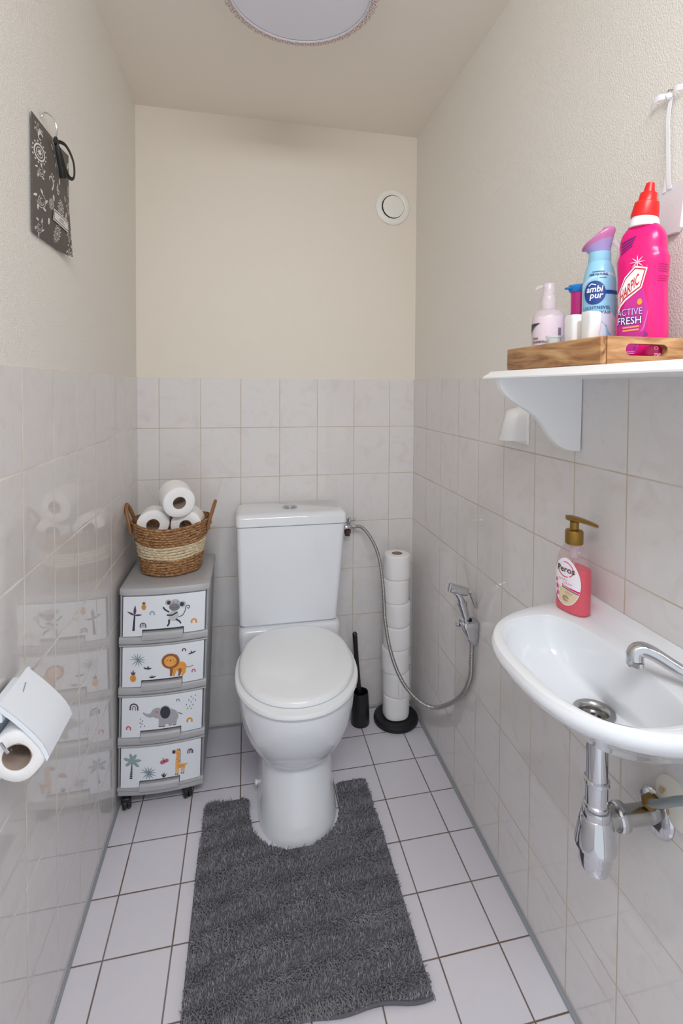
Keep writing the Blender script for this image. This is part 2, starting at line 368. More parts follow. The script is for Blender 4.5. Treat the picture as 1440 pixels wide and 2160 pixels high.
hose = [(1.078, -.610, .585), (1.0805, -.612, .56), (1.082, -.607, .51), (1.084, -.592, .44), (1.077, -.535, .352), (1.041, -.45, .27), (.996, -.40, .261), (.948, -.345, .304), (.923, -.28, .375), (.914, -.225, .474), (.919, -.175, .58), (.915, -.13, .676), (.896, -.09, .74), (.864, -.06, .783), (.832, -.05, .790), (.820, -.049, .789)]
b = MB(); hpath = smoothpath(hose, 40); ds = np.cumsum([0]+[np.linalg.norm(hpath[i+1]-hpath[i]) for i in range(len(hpath)-1)])
N = 900; q = [np.array([np.interp(s_, ds, [p[k] for p in hpath]) for k in range(3)]) for s_ in np.linspace(0, ds[-1], N)]
b.tube(q, [.0062+(.0010 if (i % 4) < 2 else -.0003) for i in range(N)], M['steel'], 12); b.build('hose', t, angle=60, label='ribbed steel shower hose')
b = MB(); b.lathe([(.0075, -.014), (.0095, -.012), (.0095, .010), (.007, .014)], M['chrome'], frame((.827, -.049, .789), (1, 0, 0), (0, 0, 1)), 8); b.build('hose_nut', t); b = MB(); b.lathe([(.007, 0), (.009, .003), (.009, .022), (.007, .026)], M['chrome'], frame((1.078, -.610, .572), (-.05, 0, 1)), 16); b.build('hose_nut', t)
t = thing('sprayer_holder', 'chrome wall bracket holding the hand bidet sprayer', 'holder', (W, -.61, .61))
b = MB(); R = []
for z, x0, hw in ((.568, 1.078, .013), (.575, 1.070, .017), (.60, 1.058, .021), (.622, 1.048, .023), (.632, 1.046, .0235), (.638, 1.049, .022), (.640, 1.056, .019)):
    R.append([(x, y-.61, z) for x, y in rrect(x0, W, -hw, hw, .006)])
b.rings(R, M['chrome']); b.lathe([(.013, 0), (.013, .004), (.0095, .0045)], M['dark_hole'], frame((1.068, -.61, .6365), (-.3, 0, 1)), 20); b.build('bracket', t)
b = MB(); b.lathe([(.007, 0), (.010, .002), (.010, .010), (.006, .014)], M['chrome'], frame((1.052, -.588, .618), (-.5, 1, 0), (0, 0, 1)), 14); b.build('screw_knob', t)

# ------------------------------------------------------------------ toilet rolls
def roll_mesh(r, L, seed, name='roll'):
    rn = np.random.default_rng(seed); ph = rn.uniform(0, 6, 4); am = rn.uniform(.0002, .0009, 4); seg = 64
    wob = lambda a, z: r+sum(am[k]*math.sin((k+2)*a+ph[k]+z*18) for k in range(4))
    b = MB(); R = []
    for rr, z in ((.021, .001), (r*.6, 0), (r*.93, .0005), (r*.985, .003), (r, .007), (r, L*.25), (r*.997, L*.5), (r, L*.75), (r, L-.007), (r*.985, L-.003), (r*.93, L-.0005), (r*.6, L), (.021, L-.001)):
        R.append([(wob(2*PI*j/seg, z)*rr/r*math.cos(2*PI*j/seg), wob(2*PI*j/seg, z)*rr/r*math.sin(2*PI*j/seg), z) for j in range(seg)])
    R.append(R[0]); b.rings(R, M['paper'], False, False)
    c = MB(); c.rings([[(q*math.cos(2*PI*j/40), q*math.sin(2*PI*j/40), z) for j in range(40)] for q, z in ((.0212, .0005), (.0212, L-.0005), (.0202, L-.0005), (.0202, .0005), (.0212, .0005))], M['card'], False, False)
    return b, c
def flap_mesh(r, L, a0, a1, seed):
    rn = np.random.default_rng(seed); b = MB(); R = []
    for i, a in enumerate(np.linspace(a0, a1, 12)):
        k = i/11; rr = r+.0012+.012*max(0, k-.55)**1.6*3+.002*math.sin(k*5+seed)*k
        R.append([(rr*math.cos(a)+.0015*math.sin(z*60+i)*k, rr*math.sin(a), z+.006*k) for z in np.linspace(.001, L-.001, 8)])
    R2 = [[(p[0]*1.006, p[1]*1.006, p[2]) for p in q] for q in R]
    n = 8
    for S in (R, R2): b.rings(S, M['paper'], False, False, closed=False)
    return b
ROLLS = {}
def make_roll(label, loc, axis, xh, r=.0535, L=.0955, seed=1, flap=None, group=None, name='toilet_roll'):
    t = thing(name, label, 'toilet roll', (0, 0, 0), group); WL[t.name] = np.zeros(3)
    bb, cc = roll_mesh(r, L, seed); bb.build('paper', t, angle=50); cc.build('core', t, label='brown cardboard core')
    if flap: flap_mesh(r, L, flap[0], flap[1], seed).build('loose_sheet', t)
    z = Vector(axis).normalized(); x = Vector(xh); x = (x-z*x.dot(z)).normalized(); y = z.cross(x)
    t.rotation_euler = Matrix((x, y, z)).transposed().to_euler(); t.location = loc
    return t
t = thing('roll_stand', 'black round-footed stand under the stacked toilet rolls', 'toilet roll stand', (.999, -.095, 0))
fr = frame((.999, -.095, 0), (0, 0, 1))
b = MB(); b.lathe([(.086, 0), (.0895, .003), (.0905, .010), (.089, .017), (.083, .022), (.07, .024), (.012, .025)], M['black_matte'], fr, 64); b.build('base', t)
b = MB(); b.lathe([(.006, .02), (.006, .655), (.004, .662)], M['black_matte'], fr, 18); b.build('pole', t)
ords = ['bottom roll of the tower, resting on the black base', 'second roll from the bottom of the tower, sheet end hanging', 'third roll from the bottom of the tower beside the brush', 'middle roll of the seven in the tower, behind the steel hose', 'third roll from the top of the tower in the corner', 'second roll from the top of the tower in the corner', 'topmost roll of the tower, its cardboard core open to view']
zz = .0252; dxy = [(0, 0), (.001, -.001), (-.004, .001), (.0, -.001), (.0, 0), (-.003, .001), (-.001, .0)]
for i in range(7):
    L = (.0915, .0935, .094, .0915, .0945, .094, .098)[i]; r = (.0545, .0545, .055, .0535, .0535, .0525, .0525)[i]
    make_roll(ords[i]+' of white paper' if i < 6 else 'topmost roll of the white tower, its open cardboard core showing', (.999+dxy[i][0], -.095+dxy[i][1], zz), (.004*(-1)**i, .004, 1), (math.cos(i*1.7), math.sin(i*1.7), 0), r, L, 10+i, {1: (-2.4+0, -3.4), 2: (-2.2, -3.3), 4: (-.6, .3), 5: (-.9, .1)}.get(i), 'toilet rolls stacked on the stand'); zz += L+.0004

# ------------------------------------------------------------------ toilet brush
t = thing('toilet_brush', 'black toilet brush standing in its black cup right of the toilet', 'toilet brush', (.853, -.085, 0))
fr = frame((.853, -.085, 0), (0, 0, 1))
b = MB(); b.lathe([(.036, 0), (.0375, .004), (.035, .06), (.0315, .122), (.0305, .128), (.0285, .128), (.029, .12), (.033, .008)], M['black'], fr, 36); b.build('cup', t)
b = MB(); b.tube([(.857, -.083, .02), (.851, -.084, .10), (.8365, -.085, .245), (.8275, -.086, .367), (.8272, -.086, .372)], [.0065, .0085, .0095, .0095, .006], M['black'], 18); b.build('handle', t)
b = MB(); b.lathe([(.012, .012), (.021, .02), (.023, .06), (.014, .08)], M['black_matte'], frame((.857, -.083, 0), (-.06, 0, 1)), 24); b.build('brush_head', t)

# ------------------------------------------------------------------ drawer tower
def shear(x, y, z):       # the tower leans a little to the left wall at its foot
    k = z/.715; return (.145+(x-.145)*(.965+.035*k)-.017*(1-k), y, z)
UX0, UX1, UYF, UYB = .016, .284, -.345, -.045
bow = lambda x: -.013*(1-((x-.15)/.134)**2)
t = thing('drawer_tower', 'narrow grey plastic drawer tower with white animal print fronts on castors', 'drawer unit', (.14, -.2, 0))
b = MB()
for x0, x1 in ((UX0, UX0+.006), (UX1-.006, UX1)): b.box(x0, x1, UYF+.004, UYB, .048, .694, M['dkgrey_plastic'], .002, 2, shear)
b.box(UX0, UX1, UYB-.006, UYB, .048, .694, M['dkgrey_plastic'], .002, 2, shear)
nx = 16
def bowbox(mb, x0, x1, y0, y1, z0, z1, m, r=.004, fn=shear, only_front=True):
    xs = np.linspace(x0, x1, nx+1); R = []
    for x in xs:
        yo = y0+bow(x); pr = [(yo+r*(1-math.cos(a)), z1-r*(1-math.sin(a))) for a in np.linspace(0, PI/2, 4)][::1]
        ring = [(x, y1, z0), (x, yo+r, z0)]+[(x, yo+r*(1-math.cos(a)), z0+r*(1-math.sin(a))) for a in np.linspace(PI/2, 0, 4)][1:]
        ring += [(x, yo+r*(1-math.cos(a)), z1-r*(1-math.sin(a))) for a in np.linspace(0, PI/2, 4)]+[(x, y1, z1)]
        R.append([fn(*p) for p in ring])
    mb.rings(R, m)
bowbox(b, UX0, UX1, UYF+.002, UYB, .046, .066, M['grey_plastic'], .006)
b.build('body', t)
b = MB(); R = []
for x in np.linspace(UX0-.003, UX1+.003, 21):
    e = 1-max(0, (abs(x-.15)-.128)/.009)**2; e = max(e, 0); yo = UYF-.004+bow(min(max(x, UX0), UX1))+(1-e)*.01
    zt = .7155-.004*(1-e); gr = -.0025 if min(abs(x-.078), abs(x-.222)) < .003 else 0
    ring = [(x, UYB, .692), (x, yo+.002, .692), (x, yo, .695), (x, yo, .706), (x, yo+.004, .7125), (x, yo+.012, zt), (x, yo+.04, zt+gr), (x, UYB-.01, zt+gr), (x, UYB, zt-.003)]
    R.append([shear(*p) for p in ring])
b.rings(R, M['grey_plastic']); b.build('top', t)
QUADS = [((175, 1312), (990, 1260), (175, 1738), (978, 1680)), ((163, -50), (996, -119), (163, 382), (988, 302)), ((158, 462), (988, 375), (160, 880), (975, 790)), ((135, 985), (970, 885), (135, 1418), (950, 1305))]
PZ = [(.689, .563), (.5275, .4015), (.366, .240), (.2045, .0785)]
PX0, PX1 = .0265, .2745
DARK, PUR, ORG, GRB, PNK, BRN = (52, 54, 66), (100, 70, 96), (232, 160, 62), (128, 146, 156), (198, 96, 118), (150, 92, 56)
def art(k):
    A = []
    def p(sh, c): A.append((sh, c))
    def rainbow(x, y, r, c, c2=None, w=.55):
        h = .62*r; q = r*(1-w) if not c2 else .68*r
        def arch(a, c, col):
            p(band(x, y-h, a, c, 180, 360, 16), col)
            for sx in (-1, 1): p(poly([(x+sx*a, y-h), (x+sx*c, y-h), (x+sx*c, y), (x+sx*a, y)]), col)
        arch(q, r, c)
        if c2: arch(r*.18, r*.45, c2)
    def fan(x, y, L, n, w, c):
        for j in range(n):
            a = PI*(1.12)+2*PI*.94*j/n-.3; p(leaf(x, y, x+L*math.cos(a), y+L*.92*math.sin(a), w), c)
    def sprig(x, y, tips, w): 
        for tx, ty in tips: p(leaf(x, y, tx, ty, w), DARK)
    def pine(x, y, rx, ry, h):
        p(ell(x, y, rx, ry), ORG)
        for dx, dy in ((-rx*.8, -h*.6), (rx*.8, -h*.6), (0, -h)): p(leaf(x, y-ry*.85, x+dx, y-ry*.85+dy, rx*.5), PUR)
        for j in (-.4, .0, .4):
            p(stroke([(x-rx*.6, y+ry*(j-.25)), (x+rx*.6, y+ry*(j+.25))], 2), (196, 120, 40)); p(stroke([(x-rx*.6, y+ry*(j+.25)), (x+rx*.6, y+ry*(j-.25))], 2), (196, 120, 40))
    if k == 0:
        p(poly([(284, 1500), (298, 1500), (293, 1670), (269, 1670)]), DARK)
        for tx, ty, w in ((295, 1395, 28), (215, 1465, 22), (368, 1495, 20)): p(leaf(290, 1503, tx, ty, w), PUR)
        pine(380, 1412, 24, 33, 36); rainbow(465, 1497, 28, (160, 178, 186)); rainbow(376, 1632, 33, PUR, GRB); rainbow(882, 1598, 32, ORG)
        for x, y, r in ((622, 1362, 30), (764, 1385, 32)): p(ell(x, y, r), (176, 178, 182))
        for x, y, r in ((628, 1365, 20), (757, 1385, 22)): p(ell(x, y, r), DARK)
        tail = smoothpath([(722, 1520), (765, 1505), (790, 1460), (795, 1420), (815, 1400), (835, 1412), (826, 1434), (812, 1424)], 5)
        p(stroke([(q[0], q[1]) for q in tail], 7), DARK)
        p(ell(677, 1508, 50, 54), (196, 197, 202)); p(ell(690, 1375, 48, 46), (182, 184, 188)); p(ell(684, 1413, 53, 40), (126, 127, 132))
        for x in (672, 714): p(ell(x, 1360, 5), DARK)
        p(ell(648, 1378, 9), (222, 140, 150)); p(stroke([(640, 1418), (685, 1424), (722, 1416)], 3), (84, 84, 90))
        p(stroke([(572, 1412), (592, 1440), (632, 1465)], 15), DARK); p(stroke([(716, 1468), (660, 1500), (610, 1497)], 15), DARK)
        p(stroke([(634, 1545), (634, 1590), (616, 1618)], 20, 14), DARK); p(stroke([(700, 1542), (738, 1568), (752, 1592)], 18, 14), DARK)
    if k == 1:
        fan(320, 75, 86, 12, 9, GRB); pine(276, 275, 32, 40, 62); sprig(422, 170, ((378, 150), (432, 132), (466, 155)), 17); sprig(474, 262, ((437, 252), (468, 230), (512, 240)), 13)
        rainbow(792, -18, 21, PUR); sprig(868, 12, ((835, 14), (866, -20), (918, -14)), 14); rainbow(898, 218, 22, PNK)
        p(stroke([(820, 150), (850, 158), (880, 146)], 5), DARK); p(ell(882, 145, 15, 6, -.3), ORG)
        p(ell(765, 150, 58, 56), ORG); p(poly([(690, 120), (790, 100), (815, 180), (690, 190)]), ORG)
        for x0, x1, c in ((668, 664, BRN), (700, 692, ORG), (757, 746, BRN), (800, 776, ORG)): p(stroke([(x0, 165), (x0, 205), (x1, 245)], 34, 22), c)
        p(ell(612, 38, 18), BRN); p(ell(708, 32, 18), BRN); p(ell(657, 83, 92, 82), BRN); p(ell(655, 84, 64, 58), (240, 170, 78))
        for x, y in ((628, 74), (686, 70)): p(ell(x, y, 4.5), DARK)
        p(poly([(646, 70), (668, 69), (657, 84)]), DARK); p(stroke([(657, 84), (657, 96)], 3), DARK)
        for x in (612, 704): p(ell(x, 92, 7), (226, 130, 80))
    if k == 2:
        rainbow(285, 578, 46, PUR, GRB); rainbow(735, 482, 19, GRB); rainbow(862, 715, 32, (224, 158, 58)); rainbow(232, 790, 27, (214, 100, 110))
        for x, y in ((870, 440), (915, 430), (893, 462), (848, 475), (872, 495), (918, 482), (825, 522), (892, 528), (860, 543), (838, 565), (875, 568), (353, 667), (377, 685), (350, 708), (370, 716), (397, 737), (358, 748)): p(stroke([(x+1, y-8), (x-1, y+8)], 6), DARK)
        G = (172, 172, 178)
        p(stroke([(q[0], q[1]) for q in smoothpath([(500, 590), (465, 622), (420, 622), (378, 598)], 5)], 62, 10), G)
        p(ell(640, 635, 104, 82), G); p(ell(530, 598, 62, 56), G)
        for x, y in ((560, 742), (594, 744), (664, 729), (706, 730)): p(stroke([(x+6, 650), (x, y)], 44, 34), G); 
        for x, y in ((556, 741), (590, 743), (661, 728), (703, 729)): p(stroke([(x-14, y), (x+14, y)], 5), DARK)
        p(stroke([(742, 598), (765, 610), (786, 618)], 6), DARK); p(ell(608, 592, 60, 74), G); p(ell(608, 592, 52, 66), (50, 56, 66)); p(ell(520, 585, 5.5), DARK); p(ell(540, 603, 13), (222, 148, 156))
    if k == 3:
        L_ = (146, 168, 172)
        for tx, ty in ((232, 1030), (292, 1035), (165, 1090), (345, 1095), (185, 1168), (322, 1165)): p(ell((252+tx)/2, (1108+ty)/2, math.hypot(tx-252, ty-1108)*.52, 17, math.atan2(ty-1108, tx-252)), L_)
        for j in range(8):
            y = 1130+j*22.5; w = 10+j*2.6; x = 252-j*1.2; p(poly([(x-w/2, y), (x+w/2, y), (x+w/2, y+16), (x-w/2, y+16)]), (36, 36, 42))
        fan(425, 1232, 86, 12, 10, GRB); sprig(588, 1282, ((558, 1240), (576, 1228), (592, 1224), (620, 1234)), 11)
        p(ell(570, 1112, 25, 21, -.4), PNK); p(ell(612, 1095, 24, 20, -.4), PNK); p(stroke([(582, 1082), (590, 1105), (596, 1124)], 9, 5), DARK)
        for tx in (565, 588): p(stroke([(582, 1084), (tx, 1062)], 2.5), DARK)
        rainbow(860, 1032, 31, (66, 52, 74), (110, 100, 116))
        O = (238, 176, 100)
        for y in range(985, 1120, 16): p(stroke([(748, y), (760, y+7)], 6), DARK)
        p(stroke([(736, 990), (732, 1060), (728, 1150)], 36, 42), O); p(ell(716, 1002, 36, 21), O); p(ell(687, 1002, 17, 19), DARK)
        for x in (727, 743): p(stroke([(x, 988), (x+3, 970)], 6), DARK)
        p(poly([(710, 1140), (808, 1138), (812, 1180), (708, 1186)]), O)
        for x in (718, 738, 777, 799): p(stroke([(x, 1165), (x-3, 1244 if x < 750 else 1236)], 16, 12), O); p(ell(x-4, (1248 if x < 750 else 1240), 8, 6), DARK)
        p(stroke([(808, 1150), (835, 1134)], 4), DARK)
        for x, y in ((730, 1020), (740, 1050), (726, 1080), (738, 1105), (740, 1155), (768, 1152), (790, 1160), (755, 1170)): p(ell(x, y, 7, 6), (204, 122, 56))
    return A
for k in range(4):
    z1, z0 = PZ[k]; zb = z0-.028
    if k == 3: zb = z0-.012
    b = MB(); bowbox(b, UX0+.004, UX1-.004, UYF+.016, UYB-.03, zb, z1+.003, M['dkgrey_plastic'], .003)
    bowbox(b, UX0-.001, UX1+.001, UYF-.003, UYF+.03, zb, z0-.003, M['grey_plastic'], .007)
    if k > 0: bowbox(b, UX0-.001, UX1+.001, UYF-.001, UYF+.02, z1+.001, z1+.006, M['grey_plastic'], .002)
    d = b.build('drawer', t)
    nx0, nx1, nz = PX0+.235*(PX1-PX0), PX0+.745*(PX1-PX0), z0+.0205
    xs0 = list(np.linspace(PX1, nx1, 7)); xs1 = list(np.linspace(nx0, PX0, 7))
    b = MB()
    yF = lambda x: UYF-.002+bow(x)
    # front panel in three strips so that the notch is cut from the lower edge
    def strip(xa, xb, za, zc, n=8):
        R = [[shear(x, yF(x)+.012, za), shear(x, yF(x), za), shear(x, yF(x), zc), shear(x, yF(x)+.012, zc)] for x in np.linspace(xa, xb, n)]
        b.rings(R, M['panel'])
    strip(PX0, nx0, z0, z1); strip(nx0, nx1, nz, z1, 12); strip(nx1, PX1, z0, z1)
    Q = QUADS[k]
    def amap(x, y, off):
        u = (x-Q[0][0])/(Q[1][0]-Q[0][0]); yt = Q[0][1]+(Q[1][1]-Q[0][1])*u; yb_ = Q[2][1]+(Q[3][1]-Q[2][1])*u; v = (y-yt)/(yb_-yt)
        X = PX0+u*(PX1-PX0); return shear(X, yF(X)-off, z1-v*(z1-z0))
    for i, (sh, c) in enumerate(art(k)): b.decal(sh, lambda x, y, o=.0004+i*.00003: amap(x, y, o), ink('%d_%d_%d' % c, c))
    b.build('front_panel', d, label=('front panel printed with a monkey and palm', 'front panel printed with a lion and plants', 'front panel printed with an elephant and rainbows', 'front panel printed with a giraffe and palm')[k])
    b = MB(); R = []
    for x in np.linspace(nx0+.002, nx1-.002, 14):
        y_ = UYF+bow(x); prof = [(y_+.014, z0-.013), (y_-.005, z0-.013), (y_-.0100, z0-.010), (y_-.0115, z0-.003), (y_-.0100, z0+.006), (y_-.005, z0+.0115), (y_+.003, z0+.0125), (y_+.014, z0+.010)]
        R.append([shear(x, *p) for p in prof])
    b.rings(R, M['grey_plastic']); b.build('handle', d)
for x, y in ((.034, -.335), (.225, -.325), (.034, -.075), (.255, -.075)):
    x = shear(x, 0, 0)[0]+.008
    b = MB(); b.lathe([(.010, .046), (.013, .048)][::-1]+[(.010, .036)], M['black'], frame((x, y, 0), (0, 0, 1)), 14)
    b.lathe([(.015, -.013), (.0185, -.010), (.0185, -.002), (.010, -.001), (.010, .001), (.0185, .002), (.0185, .010), (.015, .013)], M['black'], frame((x, y, .0187), (1, .35, 0), (0, 0, 1)), 24)
    b.box(x-.014, x+.014, y-.016, y+.016, .024, .042, M['black'], .006); b.build('castor', t)

# ------------------------------------------------------------------ basket and its rolls
BX, BY, BZ = .149, -.196, .7162
t = thing('wicker_basket', 'brown and cream woven basket on top of the drawer tower', 'basket', (BX, BY, BZ))
def bshape(k):     # k 0 bottom .. 1 rim -> semi-axes
    return .094+.032*k**1.1, .082+.044*k**1.1
rows = 18; Hb = .174
b = MB(); seg = 200
for r in range(rows):
    m = M['basket_brown'] if r < 6 or r > 10 else M['basket_cream']; R = []
    for i in range(9):
        a = PI*i/8-PI/2; k = (r+.5+.5*math.sin(a))/rows; ax, ay = bshape(k); bl = .0042*math.cos(a)
        R.append([(BX+(ax+bl*(1+.35*math.sin(46*2*PI*j/seg+r*2.1+a)))*math.cos(2*PI*j/seg)+.0012*math.sin(9*j/seg*6.28+r*1.7), BY+(ay+bl*(1+.35*math.sin(46*2*PI*j/seg+r*2.1+a)))*math.sin(2*PI*j/seg), BZ+.003+k*Hb+.0012*math.sin(5*2*PI*j/seg+r*.8)+(.006*k*math.cos(2*2*PI*j/seg))) for j in range(seg)])
    b.rings(R, m, False, False)
R = []
for k in (1, .98, .5, .06, .05):
    ax, ay = bshape(k); c = 1 if k > .055 else .02
    R.append([(BX+(ax-.004)*c*math.cos(2*PI*j/48), BY+(ay-.004)*c*math.sin(2*PI*j/48), BZ+.003+k*Hb+.006*k*math.cos(4*PI*j/48)) for j in range(48)])
b.rings(R, M['basket_brown'], False, True)
b.lathe([(.088, 0), (.090, .004), (.02, .0045)], M['basket_brown'], frame((BX, BY, BZ), (0, 0, 1)), 48, 1.03, .9)
b.build('woven_body', t, angle=60)
for s_ in (-1, 1):
    b = MB(); xr = BX+s_*.121; pts = []
    for a in np.linspace(-.25, PI+.25, 19):
        hy = .040*math.cos(a); hz = .070*max(-.35, math.sin(a)); pts.append((xr+s_*(.004+.30*max(0, hz)), BY+hy*(1-.15*math.sin(a)), BZ+.165+hz-.006))
    b.tube(pts, .0082, M['leather'], 12, flat=(1.0, .75)); b.build('handle', t)
make_roll('top toilet roll lying across the two others in the wicker basket', (.187, -.292, .966), (-.30, .93, .14), (1, 0, 0), .052, .098, 31, group='toilet rolls in the wicker basket')
make_roll('left one of the two lower toilet rolls in the basket', (.099, -.262, .888), (-.12, 1, -.05), (1, 0, 0), .0505, .10, 32, group='toilet rolls in the wicker basket')
make_roll('right one of the two lower toilet rolls in the basket', (.203, -.264, .880), (.06, 1, -.02), (1, 0, 0), .0505, .10, 33, group='toilet rolls in the wicker basket')

# ------------------------------------------------------------------ bath mat
MX0, MX1, MYB, MYF = .268, .808, -.378, -1.0
t = thing('bath_mat', 'grey shaggy contour mat laid around the toilet foot', 'bath mat', (.54, -.7, 0))
NC, NRX, NRY, NYC = .556, .142, .143, -.452
def mat_in(x, y):
    kx = (y-MYF)/(MYB-MYF); x0 = MX0+.004*kx; x1 = MX1-.004*kx
    if not (x0 < x < x1): return False
    wv = .006*math.sin(x*14)+.004*math.sin(x*37+1); slant = -.010*(x-.54)/.27*0
    if not (MYF+wv+slant < y < MYB-.004*math.sin(x*40)): return False
    for cx, cy, sx, sy in ((x0+.02, MYB-.02, -1, 1), (x1-.014, MYB-.014, 1, 1), (NC-NRX-.03, MYB-.035, 1, 1), (NC+NRX+.02, MYB-.02, -1, 1)):
        rr = {0: .02}.get(0); rr = abs(cy-MYB)
        if (x-cx)*sx > 0 and (y-cy)*sy > 0 and (x-cx)**2+(y-cy)**2 > rr*rr and abs(x-cx) < rr+.004: return False
    u = (x-NC)/NRX
    if abs(u) < 1 and y > NYC-NRY*math.sqrt(1-u*u): return False
    return True
def relief(x, y): return .5+.5*math.sin((y-.06*x)*2*PI/.088+.6*math.sin(x*9))
step = .006; gx = np.arange(MX0-.006, MX1+.012, step); gy = np.arange(MYF-.018, MYB+.012, step)
b = MB(); idx = {}; vs = []; fs = []
for i, x in enumerate(gx[:-1]):
    for j, y in enumerate(gy[:-1]):
        if mat_in(x+step/2, y+step/2):
            q = []
            for a, c in ((i, j), (i+1, j), (i+1, j+1), (i, j+1)):
                if (a, c) not in idx: idx[(a, c)] = len(vs); vs.append((gx[a], gy[c], .007))
                q.append(idx[(a, c)])
            fs.append(q)
m_back = mat('mat backing', (98, 97, 103), .9)
b.add(vs, fs, m_back); o = b.build('backing', t); md = o.modifiers.new('thickness', 'SOLIDIFY'); md.thickness = .006; md.offset = -1
m_pile = mat('grey microfibre pile', (118, 117, 124), .9, sheen=.3); q = NT(m_pile)
gi = q.n('ShaderNodeNewGeometry'); rp = q.n('ShaderNodeValToRGB'); q.l(gi.outputs['Random Per Island'], rp.inputs[0])
rp.color_ramp.elements[0].color = rgba((126, 125, 131)); rp.color_ramp.elements[1].color = rgba((182, 181, 188)); q.l(rp.outputs[0], q.b.inputs['Base Color'])
pts = []
sp_ = .0035
for x in np.arange(MX0, MX1+.002, sp_):
    for y in np.arange(MYF-.012, MYB+.002, sp_):
        xx = x+random.uniform(-.5, .5)*sp_; yy = y+random.uniform(-.5, .5)*sp_
        if mat_in(xx, yy): pts.append((xx, yy))
pts = np.array(pts); wave = lambda A: .5+.5*np.sin((A[:, 1]-.10*A[:, 0])*2*PI/.076+.7*np.sin(A[:, 0]*9))
inner_ = (pts[:, 0] > MX0+.05) & (pts[:, 0] < MX1-.05) & (pts[:, 1] > MYF+.05)
pts = pts[~((wave(pts) < .17) & inner_ & (RNG.random(len(pts)) < .62))]; K = 6; P = np.repeat(pts, K, 0); n = len(P)
wave = lambda A: .5+.5*np.sin((A[:, 1]-.10*A[:, 0])*2*PI/.076+.7*np.sin(A[:, 0]*9))
nt_ = len(pts); rel = np.repeat(np.clip(wave(pts)*1.25-.1, 0, 1), K)
fx = np.sin(pts[:, 0]*31+2*np.sin(pts[:, 1]*17))*.5+np.sin(pts[:, 0]*11-pts[:, 1]*23)*.5; fy = np.sin(pts[:, 1]*27+2*np.sin(pts[:, 0]*19)+1)*.5-.25
ph = .75*np.sin((pts[:, 1]-.10*pts[:, 0])*2*PI/.076+.7*np.sin(pts[:, 0]*9)+1.2)
wv_ = np.clip(wave(pts)*1.6-.30, 0, 1)
Dt = np.stack([fx*.30+.1, -.55+fy*.35], 1)*(.10+1.35*wv_)[:, None]+RNG.normal(0, .26, (nt_, 2)); D = np.repeat(Dt, K, 0)
jit = RNG.normal(0, .0014, (n, 2)); P = P+jit
Lb = np.repeat((.0100+.0065*wv_)*RNG.uniform(.8, 1.25, nt_), K)*RNG.uniform(.9, 1.1, n); D = D-jit*110
nn = np.sqrt((D**2).sum(1)+1); D3 = np.stack([D[:, 0]/nn, D[:, 1]/nn, 1/nn], 1)*Lb[:, None]
an = RNG.uniform(0, PI, n); wv = np.stack([np.cos(an), np.sin(an), np.zeros(n)], 1)*.00062
B0 = np.stack([P[:, 0], P[:, 1], np.full(n, .006)], 1); mid = B0+D3*.55+np.array([0, 0, .001]); tip = B0+D3; tip[:, 2] -= .0022*(D**2).sum(1)
V = np.stack([B0-wv, B0+wv, mid+wv*1.1, mid-wv*1.1, tip+wv*.6, tip-wv*.6], 1).reshape(-1, 3)-WL[t.name]
F = (np.arange(n)[:, None, None]*6+np.array([[0, 1, 2, 3], [3, 2, 4, 5]])[None]).reshape(-1, 4)
me = bpy.data.meshes.new('pile'); me.vertices.add(len(V)); me.vertices.foreach_set('co', V.ravel()); me.loops.add(F.size); me.loops.foreach_set('vertex_index', F.ravel().astype(np.int32))
me.polygons.add(len(F)); me.polygons.foreach_set('loop_start', np.arange(0, F.size, 4, dtype=np.int32)); me.polygons.foreach_set('loop_total', np.full(len(F), 4, dtype=np.int32)); me.materials.append(m_pile); me.update(calc_edges=True); me.validate()
o = bpy.data.objects.new('pile', me); COL.objects.link(o); o.parent = t; o['kind'] = 'stuff'
b = MB(); b.tube([(x, MYF+.006*math.sin(x*14)+.004*math.sin(x*37+1)-.003, .007+.002*math.sin(x*30)) for x in np.linspace(MX0, MX1, 60)], .0038, m_back, 10)
b.tube([(MX1, MYF-.002, .007), (MX1+.004, MYF-.009, .004), (MX1+.003, MYF-.016, .003)], .0008, m_back, 6); b.build('binding', t, label='stitched grey edge binding')

# ------------------------------------------------------------------ washbasin
SC, SH, SD = -1.300, .2085, .276        # centre along the wall, half length, depth
t = thing('washbasin', 'small white oval washbasin mounted on the right wall', 'washbasin', (W, SC, .8))
def dring(z, hl, dp, inset=0., n=72, ex=1.):
    out = []
    for j in range(n+1):
        a = -PI/2+PI*j/n; out.append((W-inset-dp*abs(math.cos(a))**ex, SC+hl*math.sin(a), z))
    return out
def bring(z, cx, hx, hy, e=2.5, n=73, cy=SC):
    out = []
    for j in range(n):   # same angular order as dring: front arc then along the back
        a = -PI/2+2*PI*j/n; c, s_ = math.cos(a), math.sin(a)
        out.append((cx-hx*abs(c)**(2/e)*(1 if c > 0 else -1), cy+hy*abs(s_)**(2/e)*(1 if s_ > 0 else -1), z))
    return out
b = MB()
def outer(z, hl, dp, bk=36, n=73):
    m1 = n-bk; fr_ = []
    for j in range(m1):
        a = -PI/2+PI*j/(m1-1); c, s_ = abs(math.cos(a)), math.sin(a); fr_.append((W-.0005-dp*c**.76, SC+hl*abs(s_)**.76*(1 if s_ > 0 else -1), z))
    return fr_+[(W-.0005, SC+hl*(1-2*(k+1)/(bk+1)), z) for k in range(bk)]
